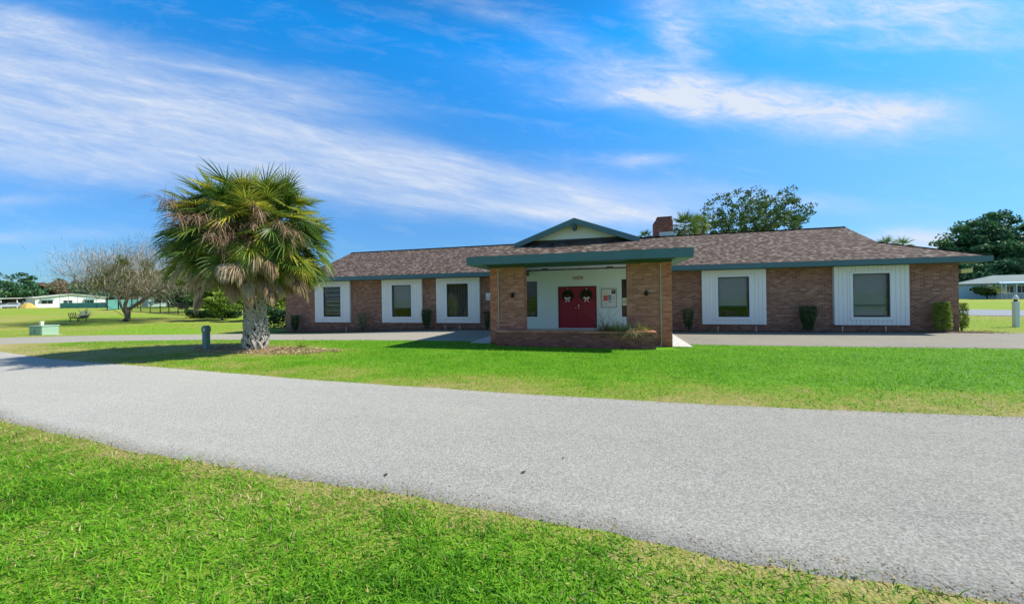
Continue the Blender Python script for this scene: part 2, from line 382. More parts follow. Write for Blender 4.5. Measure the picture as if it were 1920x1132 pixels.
def groundmat():
    M, t, p, o = newmat('lawn'); oc = objc(t)
    at = t.nodes.new('ShaderNodeAttribute'); at.attribute_name = 'dry'; d = S(t, at.outputs['Fac'])
    n1 = noise(t, oc, 9, 6, .7); n2 = noise(t, oc, .35, 5, .6); n3 = noise(t, oc, 45, 3, .7)
    f = d + (n1-.5)*.9 + (n2-.5)*.5
    c = ramp(t, f, [(.0, (.13, .34, .012)), (.3, (.19, .36, .022)), (.5, (.25, .33, .04)), (.72, (.33, .31, .08)), (1., (.46, .37, .17))])
    c = mixc(t, 1., c, ramp(t, n3, [(.3, (.5, .5, .5)), (.6, (1.15, 1.15, 1.15))]), 'MULTIPLY')
    setc(t, p, c); p.inputs['Roughness'].default_value = .9; p.inputs['Specular IOR Level'].default_value = .1
    bump(t, p, n1*.5+n3*.6, .05); return M
M_lawn = groundmat()
def roadmat(name, base, speck, warm=0., big=.14):
    M, t, p, o = newmat(name); oc = objc(t)
    vo = t.nodes.new('ShaderNodeTexVoronoi'); vo.inputs['Scale'].default_value = 85; t.links.new(oc, vo.inputs['Vector'])
    cc = S(t, sep(t, vo.outputs['Color'])[0].v); n1 = noise(t, oc, 160, 3, .8); n2 = noise(t, oc, .5, 6, .62); n3 = noise(t, oc, 5, 4, .7)
    xx, yy, _ = sep(t, oc)
    n4 = noise(t, comb(t, xx*.25, yy*2.2), 1.2, 4, .6)            # wear along the direction of travel
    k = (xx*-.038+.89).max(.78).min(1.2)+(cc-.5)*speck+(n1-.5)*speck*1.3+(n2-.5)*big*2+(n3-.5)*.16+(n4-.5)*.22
    pit = (noise(t, oc, 42, 4, .8)._op('LESS_THAN', .365))
    k = k*(1.-pit*.55)
    n = t.nodes.new('ShaderNodeVectorMath'); n.operation = 'SCALE'; n.inputs[0].default_value = base; t.links.new(k.v, n.inputs['Scale'])
    setc(t, p, mixc(t, (n2*warm).clamp(), n.outputs[0], (base[0]*1.05, base[1]*.97, base[2]*.8)))
    p.inputs['Roughness'].default_value = .85; p.inputs['Specular IOR Level'].default_value = .25
    bump(t, p, cc*.6+n1*.5, .008); return M
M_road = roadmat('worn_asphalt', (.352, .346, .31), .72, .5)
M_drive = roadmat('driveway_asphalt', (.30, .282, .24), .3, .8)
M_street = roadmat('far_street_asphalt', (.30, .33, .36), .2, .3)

# ------------------------------------------------------------------ terrain
def vnoise(x, y, s, seed=0):
    x = np.asarray(x)*s+seed*17.3; y = np.asarray(y)*s+seed*7.7
    xi = np.floor(x).astype(int); yi = np.floor(y).astype(int); fx = x-xi; fy = y-yi
    fx = fx*fx*(3-2*fx); fy = fy*fy*(3-2*fy)
    def h(a, b): return ((np.sin(a*127.1+b*311.7+seed*5.1)*43758.5453) % 1.0)
    return (h(xi, yi)*(1-fx)+h(xi+1, yi)*fx)*(1-fy)+(h(xi, yi+1)*(1-fx)+h(xi+1, yi+1)*fx)*fy
NEAR = [(-60, 12.), (-34, 8.), (-26, 6.6), (-20, 5.5), (-15, 4.5), (-11, 3.75), (-8.45, 3.16), (-5.74, 2.92), (-3.94, 2.82), (-2.61, 2.80), (-1.5, 2.78), (-.76, 2.72), (.17, 2.64), (.79, 2.6), (1.34, 2.59), (2.5, 2.58), (6, 2.66), (14, 3.2), (40, 6.5)]
FAR = [(-60, 16.), (-38, 11.2), (-30, 9.6), (-25, 8.6), (-20.55, 7.71), (-16.18, 7.07), (-12.57, 6.79), (-9.1, 6.55), (-5.8, 6.27), (-3.34, 6.2), (-1.68, 6.14), (.57, 6.13), (2.58, 6.16), (5.17, 6.37), (9, 6.8), (16, 7.6), (40, 11.)]
def yn(x): return np.interp(x, *zip(*NEAR)) + .05*(vnoise(x, x*0, 1.3, 3)-.5) + .04*(vnoise(x, x*0, 5., 4)-.5)
def yf(x): return np.interp(x, *zip(*FAR)) + .04*(vnoise(x, x*0, 1.1, 5)-.5)
dn = [G(0, 646), G(200, 640), G(400, 637), G(700, 638)]
DN = [(-60, -4.), (-40, 4.)] + [(p[0], p[1]) for p in dn] + [(-5, 13.3), (2.48, 13.5), (5.7, 13.5), (11.2, 13.7), (20, 14.0), (40, 15)]
dfar = [G(0, 634), G(200, 628.5), G(400, 623.5)]
DF = [(-60, -1.), (-40, 7.)] + [(p[0], p[1]) for p in dfar] + [(-19, 17.35), (-14, 18.1), (-6, 18.2), (2.5, 18.2), (7.6, 18.2), (12.3, 18.3), (20, 18.5), (40, 19.5)]
def dny(x): return np.interp(x, *zip(*DN))
def dfy(x): return np.interp(x, *zip(*DF))
PALM = (-11.7, 9.82)
def dry(x, y):                                         # how dry the lawn is at a place
    a = .25+.25*(vnoise(x, y, .55, 1)-.5)+.34*(vnoise(x, y, 1.7, 2)-.5)+.25*(vnoise(x, y, 6., 6)-.5)
    n_, f_ = yn(x), yf(x)
    a = a + np.where(y < n_+.1, .62*np.exp(-np.maximum(n_-y, 0)/.22) + .14, 0)     # near verge
    a = a - np.where(y < n_, .22*sst(-6, 0, x)*sst(.35, 1.0, n_-y), 0)
    band = np.where(y > f_-.1, np.exp(-(np.maximum(y-f_, 0)/1.45)**2.2), 0)
    a = a + band*.44 + np.where((y > f_), .10*sst(1.6, 1.2, y-f_)*sst(.8, 1.2, y-f_), 0)
    mid = (y > f_)&(y < dny(x))
    a = a - np.where(mid, .24*sst(-12, -7, x)*(1-band), 0)
    pm = np.exp(-(((x-PALM[0]+.2)/4.4)**2+((y-PALM[1]+.1)/1.5)**2)**1.5)
    a = a + np.where(mid, pm*.75, 0) + np.where(mid, .22*sst(-12.5, -15, x), 0)
    far = np.hypot(x, y) > 24
    a = np.where((y > dfy(x)), .56+.35*(vnoise(x, y*2, .10, 8)-.5)+.25*(vnoise(x, y, .4, 9)-.5), a)
    return np.clip(a, 0, 1)
def grid(xs, ys, zoff, name, mat, lab=None):
    Xg, Yg = np.meshgrid(xs, ys); Z = g(Xg, Yg)+zoff
    V = np.stack([Xg, Yg, Z], -1).reshape(-1, 3); nx, ny = len(xs), len(ys)
    i = np.arange((ny-1)*nx).reshape(ny-1, nx)[:, :-1].ravel()
    F = np.stack([i, i+1, i+nx+1, i+nx], 1)
    o = fast_obj(name, V, F, mat)
    at = o.data.attributes.new('dry', 'FLOAT', 'POINT'); at.data.foreach_set('value', dry(V[:, 0], V[:, 1]).astype(np.float32))
    return o
xs = np.unique(np.concatenate([np.linspace(-1500, -120, 24), np.arange(-120, -32, 2.), np.arange(-32, 20, .2), np.arange(20, 80, 2.), np.linspace(80, 1500, 24)]))
ys = np.unique(np.concatenate([np.linspace(-400, -4, 12), np.arange(-4, 24, .2), np.arange(24, 130, 2.), np.linspace(130, 1500, 24)]))
tag(grid(xs, ys, 0, 'ground', M_lawn), kind='structure')
def strip(name, lo, hi, x0, x1, dx, n, zoff, mat):
    xs = np.arange(x0, x1+dx/2, dx); V = []; F = []
    L0, H0 = lo(xs), hi(xs); rows = [(L0-.015, -.03)]+[(L0+.01+(H0-L0-.02)*k/n, zoff) for k in range(n+1)]+[(H0+.015, -.03)]
    for yy, zz in rows: V.append(np.stack([xs, yy, g(xs, yy)+zz], 1))
    m_ = len(xs)
    for k in range(n+2):
        i = np.arange(m_-1)+k*m_; F.append(np.stack([i, i+1, i+m_+1, i+m_], 1))
    return tag(fast_obj(name, np.concatenate(V), np.concatenate(F), mat), kind='structure')
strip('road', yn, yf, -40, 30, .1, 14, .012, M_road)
def ribbon(name, lo, hi, n, zoff, mat, step=.4):
    A_, B_ = [], []
    for i in range(len(lo)-1):
        L_ = math.dist(lo[i][:2], lo[i+1][:2]); k = max(1, int(L_/step))
        for j in range(k): f = j/k; A_.append([lo[i][c]+(lo[i+1][c]-lo[i][c])*f for c in (0, 1)]); B_.append([hi[i][c]+(hi[i+1][c]-hi[i][c])*f for c in (0, 1)])
    A_.append(lo[-1][:2]); B_.append(hi[-1][:2]); A_, B_ = np.array(A_), np.array(B_); V = []; m_ = len(A_)
    W_ = np.linalg.norm(B_-A_, axis=1)[:, None]; e_ = .02/W_
    for f, zz in [(0*e_-e_, -.03)]+[(e_+(1-2*e_)*k/n, zoff) for k in range(n+1)]+[(1+e_, -.03)]:
        P_ = A_+(B_-A_)*f; V.append(np.column_stack([P_, g(P_[:, 0], P_[:, 1])+zz]))
    F = [np.stack([i, i+1, i+m_+1, i+m_], 1) for k in range(n+2) for i in [np.arange(m_-1)+k*m_]]
    return tag(fast_obj(name, np.concatenate(V), np.concatenate(F), mat), kind='structure')
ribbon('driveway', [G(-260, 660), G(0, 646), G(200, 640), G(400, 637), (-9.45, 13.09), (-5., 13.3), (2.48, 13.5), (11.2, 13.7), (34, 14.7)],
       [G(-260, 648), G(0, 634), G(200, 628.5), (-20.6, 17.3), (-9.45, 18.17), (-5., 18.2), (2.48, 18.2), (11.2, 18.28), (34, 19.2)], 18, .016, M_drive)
pad = MB(); pad.box(-5.07, 2.48, 12.75, 18.83, -.12, .0); tag(pad.build('pavement', M_conc), kind='structure')
pad_z = 0.
# bed of mulch along the wall
def bed(x0, x1, y0, y1, nm):
    xs_ = np.arange(x0, x1+.1, .25); lo = lambda x: y0+.06*(vnoise(x, x*0, 2., 12)-.5); hi = lambda x: np.full_like(x, y1)
    return strip(nm, lo, hi, x0, x1, .25, 3, .028, M_mulch0)
bed(-20.3, -5.1, 18.12, 18.83, 'wall_bed_soil'); bed(2.5, 13.9, 18.22, 18.83, 'wall_bed_soil')
# street on the right, running behind
def quadstrip(name, pts, mat, zoff, n=8):
    V = []; F = []
    for a, b in pts:
        for k in range(n+1):
            x = a[0]+(b[0]-a[0])*k/n; y = a[1]+(b[1]-a[1])*k/n; V.append((x, y, gz(x, y)+zoff))
    for j in range(len(pts)-1):
        for k in range(n): i = j*(n+1)+k; F.append((i, i+1, i+n+2, i+n+1))
    return tag(mesh_obj(name, V, F, mat), kind='structure')
p1, p2, p3, p4 = G(1800, 591.), G(1990, 594.5), G(1800, 580), G(1990, 583.)
L1 = Vector(p2)-Vector(p1); L2 = Vector(p4)-Vector(p3)
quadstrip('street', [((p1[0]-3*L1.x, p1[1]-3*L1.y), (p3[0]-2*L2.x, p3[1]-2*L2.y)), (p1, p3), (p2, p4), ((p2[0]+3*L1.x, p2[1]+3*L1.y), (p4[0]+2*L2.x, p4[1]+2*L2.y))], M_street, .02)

# ------------------------------------------------------------------ main building
BX0, BX1, FY = -20.0, 13.4, 18.84
bld = empty('brick_clubhouse', (-3.3, FY, 0), label='long single storey brick clubhouse with brown shingle roof, teal fascia and covered entry porch', cat='building')
OFF = Vector((-3.3, FY, 0))
def part(mb, name, mat, parent=bld, smooth=False):
    o = mb.build(name, mat, None, smooth)
    o.data.transform(Matrix.Translation(-OFF))      # the parent sits at OFF
    o.parent = parent; return o
def sub_empty(name, parent=bld):
    o = bpy.data.objects.new(name, None); col.objects.link(o); o.parent = parent; return o
WIN = [(-16.97, -15.73), (-12.22, -10.98), (-8.78, -7.52), (4.71, 5.97), (9.82, 11.09)]
PAN = [(-17.62, -15.10), (-12.90, -10.32), (-9.43, -6.86), (4.05, 6.64), (9.17, 11.74)]
ZB, ZT = .60, 2.42
ENT = (-5.2, 1.6)
def wall_open(mb, x0, x1, z0, z1, y0, y1, ops):
    ops = sorted(ops); x = x0
    for a, b, c_, d_ in ops:
        if a > x: mb.box(x, a, y0, y1, z0, z1)
        if c_ > z0: mb.box(a, b, y0, y1, z0, c_)
        if d_ < z1: mb.box(a, b, y0, y1, d_, z1)
        x = b
    if x < x1: mb.box(x, x1, y0, y1, z0, z1)
fw = MB(); wall_open(fw, BX0, ENT[0], -.6, 2.95, FY, FY+.2, [(a-.002, b+.002, ZB-.002, ZT+.002) for a, b in WIN[:3]])
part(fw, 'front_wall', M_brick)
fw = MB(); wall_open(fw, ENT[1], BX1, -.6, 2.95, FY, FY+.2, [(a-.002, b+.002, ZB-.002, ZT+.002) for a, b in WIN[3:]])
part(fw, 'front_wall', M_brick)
BY1 = 28.0
sw = MB(); sw.box(BX0, BX0+.2, FY+.2, BY1-.2, -.6, 2.95); sw.box(BX1-.2, BX1, FY+.2, BY1-.2, -.6, 2.95); sw.box(BX0, BX1, BY1-.2, BY1, -.6, 2.95)
part(sw, 'rear_wall', M_brick)
fl = MB(); fl.box(BX0+.2, BX1-.2, FY+.2, BY1-.2, -.1, .02); fl.box(BX0+.2, BX1-.2, FY+1.4, FY+1.5, .02, 2.9)
part(fl, 'interior_wall', M_dark)
# entry wall: vertical siding
def siding(mb, x0, x1, z0, z1, yfront, dep, ops, pitch=.152, gap=.014):
    mb_b = MB(); wall_open(mb, x0, x1, z0, z1, yfront+.014, yfront+dep, ops)
    n = max(1, round((x1-x0)/pitch)); wd = (x1-x0)/n
    for i in range(n):
        a, b = x0+i*wd+gap/2, x0+(i+1)*wd-gap/2
        segs = [(z0, z1)]
        for oa, ob, oc, od in ops:
            if oa < a and b < ob: segs = [(z0, oc), (od, z1)]
            elif a < ob and b > oa:                  # board notched by an opening
                segs = [(z0, oc), (od, z1)]
                if a < oa-.004: mb.box(a, oa, yfront, yfront+.0135, max(oc, z0), od)
                if b > ob+.004: mb.box(ob, b, yfront, yfront+.0135, max(oc, z0), od)
                break
        for c_, d_ in segs:
            if d_-c_ > .01: mb.box(a, b, yfront, yfront+.0135, c_, d_)
DOOR = (-2.62, -.71, .03, 2.14)
EW = [(-4.75, -3.72), (.49, 1.45)]
en = MB(); siding(en, ENT[0], ENT[1], -.02, 3.0, FY-.03, .2, [DOOR]+[(a, b, .60, 2.44) for a, b in EW])
part(en, 'entry_wall', M_entry)
# window panels
for a, b in PAN:
    wn_ = [w_ for w_ in WIN if a < w_[0] < b][0]
    s_ = MB(); siding(s_, a, b, .265, 2.735, FY-.14, .137, [(wn_[0]-.10, wn_[1]+.10, ZB-.10, ZT+.09)]); sp = part(s_, 'siding_panel', M_siding)
def window(x0, x1, z0, z1, yf_, blind_or_glint=True, curtain=False, trim=True, dpt=.1):
    wroot = None
    f = MB(); b_ = .035
    f.box(x0, x1, yf_+.03, yf_+.09, z1-b_, z1); f.box(x0, x1, yf_+.03, yf_+.09, z0, z0+b_)
    f.box(x0, x0+b_, yf_+.03, yf_+.09, z0+b_, z1-b_); f.box(x1-b_, x1, yf_+.03, yf_+.09, z0+b_, z1-b_)
    if not trim: pass
    zc = z0+(z1-z0)*.27
    f.box(x0+b_, x1-b_, yf_+.045, yf_+.075, zc-.018, zc+.018)
    wroot = part(f, 'window', M_bronze)
    if trim:
        t_ = MB(); w_ = .10
        t_.box(x0-w_, x1+w_, yf_, yf_+.138, z1, z1+.09); t_.box(x0-w_, x1+w_, yf_-.02, yf_+.138, z0-w_, z0)
        t_.box(x0-w_, x0, yf_, yf_+.138, z0, z1); t_.box(x1, x1+w_, yf_, yf_+.138, z0, z1)
        part(t_, 'trim', M_trim, wroot)
    p_ = MB(); p_.box(x0+b_, x1-b_, yf_+.058, yf_+.062, z0+b_, z1-b_); part(p_, 'pane', M_glass, wroot)
    if blind_or_glint:
        s_ = MB(); z = z1-b_-.02; n = 0
        zend = zc+.01 if blind_or_glint == 'part' else z0+.06
        step = .16 if blind_or_glint == 'open' else .038
        while z > zend:
            s_.add([(x0+.05, yf_+.155, z+.021), (x1-.05, yf_+.155, z+.021), (x1-.05, yf_+.137, z-.021), (x0+.05, yf_+.137, z-.021)], [(0, 3, 2, 1)]); z -= step*(1 if step < .1 else random.uniform(.5, 1.4))
        part(s_, 'blind_or_glint', M_blind, wroot)
    if curtain:
        s_ = MB(); V = []; n = 24
        for i in range(n+1):
            x = x0+(x1-x0)*i/n; y = yf_+.24+.03*math.sin(i*1.9); V += [(x, y, z0-.05), (x, y, z1+.05)]
        s_.add(V, [(2*i, 2*i+2, 2*i+3, 2*i+1) for i in range(n)]); part(s_, 'curtain', M_curtain, wroot)
    return wroot
window(*WIN[0], ZB, ZT, FY-.16, blind_or_glint='open', curtain=False)  # sparse slats stand in for light bands reflected in this glass
window(*WIN[1], ZB, ZT, FY-.16, blind_or_glint='part')
window(*WIN[2], ZB, ZT, FY-.16, blind_or_glint=False, curtain=True)
window(*WIN[3], ZB, ZT, FY-.16, blind_or_glint='part')
window(*WIN[4], ZB, ZT, FY-.16, blind_or_glint='full')
for a, b in EW: window(a, b, .60, 2.44, FY-.03, blind_or_glint=False, curtain=(a > 0), trim=False)
# red double door
x0, x1, z0, z1 = DOOR
fr = MB(); fr.box(x0-.0, x0+.05, FY-.06, FY+.1, z0, z1); fr.box(x1-.05, x1, FY-.06, FY+.1, z0, z1); fr.box(x0+.05, x1-.05, FY-.06, FY+.1, z1-.05, z1)
part(fr, 'door_frame', M_reddk)
mid = (x0+x1)/2
for i, (a, b) in enumerate(((x0+.055, mid-.004), (mid+.004, x1-.055))):
    d = MB(); d.box(a, b, FY-.01, FY+.04, z0+.01, z1-.055)
    for za, zb in ((.25, .95), (1.1, 1.95)):           # raised mouldings of the door panels
        for q0, q1 in ((a+.12, (a+b)/2-.05), ((a+b)/2+.05, b-.12)):
            t_ = .022
            d.box(q0, q1, FY-.022, FY-.01, za, za+t_); d.box(q0, q1, FY-.022, FY-.01, zb-t_, zb)
            d.box(q0, q0+t_, FY-.022, FY-.01, za+t_, zb-t_); d.box(q1-t_, q1, FY-.022, FY-.01, za+t_, zb-t_)
    dd = part(d, 'door', M_red)
    h = MB(); hx = mid-.07 if i == 0 else mid+.07
    h.tube([(hx, FY-.01, 1.04), (hx, FY-.06, 1.04)], .018, 10); h.lathe((hx, FY-.075, 1.01), [(.012, 0), (.03, .012), (.033, .03), (.026, .05), (.01, .058)], 10)
    part(h, 'handle', M_brass, dd)
    if i: h = MB(); h.box(hx-.025, hx+.025, FY-.025, FY-.011, 1.12, 1.2, .003); part(h, 'lock', M_brass, dd)
# ---- roofs
EY, EZ, PT = 18.24, 2.98, .41
RX0, RX1, RY = -20.65, 13.97, 23.4
RYB = 2*RY-EY; A = 2.25; RZ = EZ+PT*(RY-EY); KZ = EZ+PT*A
def slab(mb, poly, th=.05):
    n = (Vector(poly[1])-Vector(poly[0])).cross(Vector(poly[2])-Vector(poly[0])).normalized()
    mb.prism([Vector(p)-n*th for p in poly], n*th)
# porch roof geometry
PX0, PX1, PY, PZ = -4.87, 2.37, 12.1, 3.08
PC = (PX0+PX1)/2; PH = (PX1-PX0)/2; GY = 13.7; PTP = .365; PRZ = PZ+PTP*PH; GB = 1.6
vy = lambda z: EY+(z-EZ)/PT
r = MB()
FRv = [(RX0, EY, EZ), (RX1, EY, EZ), (RX1-A, EY+A, KZ), (RX1-A+.25, RY, RZ), (RX0+A-.25, RY, RZ), (RX0+A, EY+A, KZ)]
slab(r, FRv)
slab(r, [(RX1, RYB, EZ), (RX0, RYB, EZ), (RX0+A, RYB-A, KZ), (RX0+A-.25, RY, RZ), (RX1-A+.25, RY, RZ), (RX1-A, RYB-A, KZ)])
slab(r, [(RX1, EY, EZ), (RX1, RYB, EZ), (RX1-A, RYB-A, KZ), (RX1-A, EY+A, KZ)])
slab(r, [(RX0, RYB, EZ), (RX0, EY, EZ), (RX0+A, EY+A, KZ), (RX0+A, RYB-A, KZ)])
roof = part(r, 'roof', M_shing)
rc = MB(); rc.beam((RX0+A-.25, RY, RZ+.003), (RX1-A+.25, RY, RZ+.003), .30, .012)
for xa, xb in ((RX0, RX0+A), (RX1, RX1-A)): rc.beam((xa, EY, EZ+.006), (xb, EY+A, KZ+.006), .22, .012)
part(rc, 'ridge_cap', M_shing, roof)
for x, s_ in ((RX0+A+.1, 1), (RX1-A-.1, -1)):
    gw = MB(); gw.prism([(x, EY+A, KZ-.05), (x, RYB-A, KZ-.05), (x, RY, RZ-.08)], (.08*s_, 0, 0)); part(gw, 'gable_wall', M_siding, roof)
fa = MB()
for a, b in ((RX0, PX0-.0), (PX1+.0, RX1)): fa.box(a, b, EY-.03, EY, EZ-.225, EZ-.01)
fa.box(RX0-.03, RX0, EY-.03, RYB+.03, EZ-.225, EZ-.01); fa.box(RX1, RX1+.03, EY-.03, RYB+.03, EZ-.225, EZ-.01); fa.box(RX0, RX1, RYB, RYB+.03, EZ-.225, EZ-.01)
part(fa, 'fascia', M_teal, roof)
sf = MB()
for a, b in ((RX0, PX0), (PX1, RX1)): sf.box(a, b, EY, FY-.15, EZ-.235, EZ-.215)
sf.box(RX0, BX0, FY-.15, RYB, EZ-.235, EZ-.215); sf.box(BX1, RX1, FY-.15, RYB, EZ-.235, EZ-.215)
part(sf, 'soffit', M_tealdk, roof)
pr = MB()
slab(pr, [(PX0, PY, PZ), (PX1, PY, PZ), (PX1-GB, GY, PZ+PTP*GB), (PX0+GB, GY, PZ+PTP*GB)])
yb, yr = vy(PZ), vy(PRZ); GO = GY-.38
slab(pr, [(PX0, yb, PZ), (PX0, PY, PZ), (PX0+GB, GY, PZ+PTP*GB), (PC, GO, PRZ), (PC, yr, PRZ)][:3] + [(PC, GY, PRZ), (PC, yr, PRZ)])
slab(pr, [(PX1, PY, PZ), (PX1, yb, PZ), (PC, yr, PRZ), (PC, GY, PRZ), (PX1-GB, GY, PZ+PTP*GB)])
# overhang of the little gable in front of its wall
for s_ in (-1, 1):
    xe = PC+s_*(PH-GB+.16)
    ze = PRZ-PTP*(PH-GB+.16)
    poly = [(xe, GO, ze+.03), (PC, GO, PRZ+.03), (PC, GY+.4, PRZ+.03), (xe, GY+.4, ze+.03)]
    slab(pr, poly if s_ < 0 else poly[::-1])
proof = part(pr, 'porch_roof', M_shing)
ga = MB(); nst = 24
w0 = PH-GB-.02; zb = PZ+PTP*GB-.05
ga.prism([(PC-w0, GY-.02, zb), (PC+w0, GY-.02, zb), (PC, GY-.02, PRZ-.05)], (0, .06, 0))
part(ga, 'gable_wall', M_soffit_w, proof)
rk = MB()
for s_ in (-1, 1):
    xe = PC+s_*(PH-GB+.20); ze = PRZ-PTP*(PH-GB+.20)
    rk.prism([(PC, GO-.04, PRZ+.05), (PC, GO-.04, PRZ-.15), (xe, GO-.04, ze-.15), (xe, GO-.04, ze+.05)], (0, .045, 0))
    rk.beam((PC+s_*.05, GY-.2, PRZ-.06), (xe, GY-.2, ze-.04), .3, .02)
part(rk, 'fascia', M_teal, proof)
kb = MB(); kb.box(PC-.06, PC+.06, GO-.10, GY-.02, PRZ-.34, PRZ-.18, .01); kb.box(PC-.045, PC+.045, GO-.075, GO+.02, PRZ-.42, PRZ-.30, .01)
part(kb, 'ridge_beam', M_tealdk, proof)
shade_bar = MB(); shade_bar.box(PC-w0, PC+w0, GY-.05, GY-.021, PZ+PTP*GB-.04, PZ+PTP*GB+.09); part(shade_bar, 'flashing_or_shade', M_black, proof)  # black bar stands in for the shade below the gable overhang
pf = MB(); pf.box(PX0-.03, PX1+.03, PY-.03, PY, PZ-.29, PZ-.01); pf.box(PX0-.03, PX0, PY, yb-.1, PZ-.29, PZ-.01); pf.box(PX1, PX1+.03, PY, yb-.1, PZ-.29, PZ-.01)
part(pf, 'fascia', M_teal, proof)
CYF = 12.8
for a, b in ((PX0, -4.3), (1.9, PX1)): so_ = MB(); so_.box(a, b, PY, EY+.2, PZ-.30, PZ-.28); part(so_, 'soffit', M_soffit, proof)
so_ = MB(); so_.box(-4.3, 1.9, PY, CYF-.02, PZ-.30, PZ-.28); part(so_, 'soffit', M_tealdk, proof)
be = MB(); be.box(-4.3, 1.9, CYF-.02, CYF+.42, 2.72, 2.98); be.box(-4.3, -4.1, CYF+.42, FY-.2, 2.72, 2.98); be.box(1.7, 1.9, CYF+.42, FY-.2, 2.72, 2.98)
part(be, 'porch_beam', M_tealdk, proof)
ce = MB(); ce.box(-4.1, 1.7, CYF+.42, FY-.03, 3.0, 3.03); part(ce, 'porch_ceiling', M_ceil)
for pxl in (1022, 1143):
    dl = ray(pxl, 500); cx = dl[0]*17.75/dl[1]
    l = MB(); l.lathe((cx, 17.75, 2.93), [(.03, 0), (.13, .01), (.15, .035), (.15, .05), (.17, .055), (.17, .07)], 18); part(l, 'ceiling_light', M_bronze)
for a, b, pier in ((-4.25, -3.0, (-4.27, -3.98)), (.50, 1.86, (1.57, 1.88))):
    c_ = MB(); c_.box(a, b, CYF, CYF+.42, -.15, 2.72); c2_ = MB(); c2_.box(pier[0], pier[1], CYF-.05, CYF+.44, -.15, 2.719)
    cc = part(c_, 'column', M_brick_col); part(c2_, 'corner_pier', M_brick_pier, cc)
    px_ = pier[1]+.02 if a < -1 else pier[0]-.02
    ds = MB(); ds.box(px_-.02, px_+.02, CYF-.045, CYF-.003, .12, 2.70, .006); ds.beam((px_, CYF-.03, .14), (px_-.03, CYF-.16, .03), .045, .04)
    part(ds, 'downspout', M_spout, cc)
# chimney
chx = 3.05
ch = MB(); ch.box(chx-.52, chx+.52, RY+.05, RY+.95, 4.4, 5.98)
V = [(chx-.52, RY+.05, 5.98), (chx+.52, RY+.05, 5.98), (chx+.52, RY+.95, 5.98), (chx-.52, RY+.95, 5.98), (chx-.30, RY+.15, 6.22), (chx+.45, RY+.15, 6.22), (chx+.45, RY+.85, 6.22), (chx-.30, RY+.85, 6.22)]
ch.add(V, [(0, 1, 5, 4), (1, 2, 6, 5), (2, 3, 7, 6), (3, 0, 4, 7), (4, 5, 6, 7)])
ch.box(chx-.34, chx+.49, RY+.11, RY+.89, 6.221, 6.29)
chim = part(ch, 'chimney', M_brick_low)
fs = MB(); fs.box(chx-.25, chx+.55, RY-.02, RY+.048, 4.95, 5.36); part(fs, 'flashing_or_shade', M_flash, chim)
# flood light under right eave
fd = MB(); fd.box(13.41, 13.46, 18.93, 19.03, 2.38, 2.5); fd.tube([(13.46, 18.98, 2.44), (13.56, 18.98, 2.44)], .025, 8)
fl_ = part(fd, 'floodlight', M_bronze)
fg = MB(); fg.prism([(13.50, 18.85, 2.34), (13.84, 18.85, 2.36), (13.86, 18.85, 2.53), (13.50, 18.85, 2.50)], (0, .18, 0)); part(fg, 'lamp_head', M_flood, fl_)

# ------------------------------------------------------------------ things on and near the building
for cx, lab in ((-3.42, 'small black wall lantern on the left brick porch column'), (1.10, 'small black wall lantern on the right brick porch column')):
    e = empty('wall_lantern', (cx, CYF, 1.72), label=lab, cat='lantern', group='wall lanterns on the porch columns')
    b_ = MB(); b_.box(-.05, .05, -.02, 0, -.06, .06, .005); b_.tube([(0, -.02, 0), (0, -.06, .02)], .012, 8); b_.build('bracket', M_black, e)
    b_ = MB(); b_.lathe((0, -.10, -.09), [(.03, 0), (.045, .01), (.06, .13), (.065, .14), (.02, .18), (.008, .2)], 12); b_.build('lamp_body', M_black, e, True)
# house number
e = empty('house_number', (-1.62, FY-.045, 2.56), label='pale address plate with digits 10379 above the red doors', cat='sign')
b_ = MB(); b_.box(-.29, .29, 0, .014, -.105, .105, .003); b_.build('plate', M_numplate, e)
def text(s_, size, mat, parent, loc, name='lettering'):
    cu = bpy.data.curves.new(name, 'FONT'); cu.body = s_; cu.size = size; cu.align_x = 'CENTER'; cu.align_y = 'CENTER'; cu.extrude = .002; cu.offset = size*.012
    tmp = bpy.data.objects.new('tmp', cu); col.objects.link(tmp); bpy.context.view_layer.update()
    me = bpy.data.meshes.new_from_object(tmp.evaluated_get(bpy.context.evaluated_depsgraph_get())); bpy.data.objects.remove(tmp)
    me.materials.clear(); me.materials.append(mat)
    o = bpy.data.objects.new(name, me); col.objects.link(o); o.parent = parent; o.location = loc; o.rotation_euler = (math.pi/2, 0, 0); return o
text('10379', .20, M_num, e, (0, -.004, 0), 'digits')
# notice board
e = empty('notice_board', (-.105, FY-.04, 1.525), label='glazed notice board with red and black flyers right of the red doors', cat='notice board')
b_ = MB(); W, H = .37, .475
b_.box(-W, W, -.05, 0, H-.04, H); b_.box(-W, W, -.05, 0, -H, -H+.04); b_.box(-W, -W+.04, -.05, 0, -H+.04, H-.04); b_.box(W-.04, W, -.05, 0, -H+.04, H-.04)
b_.build('frame', plain('board_frame', (.32, .40, .38), .5), e)
b_ = MB(); b_.box(-W+.04, W-.04, -.015, -.002, -H+.04, H-.04); b_.build('board', M_paper, e)
for x, z, ww, hh, mt in ((-.17, .0, .21, .26, M_poster_red), (.03, .03, .15, .27, M_poster_blue), (.21, .31, .19, .20, M_poster_blk), (-.17, .25, .20, .14, M_paper_y), (.03, -.17, .16, .035, M_poster_blk), (.21, .02, .18, .26, M_paper), (-.16, -.28, .2, .2, M_paper)):
    b_ = MB(); b_.box(x-ww/2, x+ww/2, -.019, -.0155, z-hh/2, z+hh/2); b_.build('flyer', mt, e)
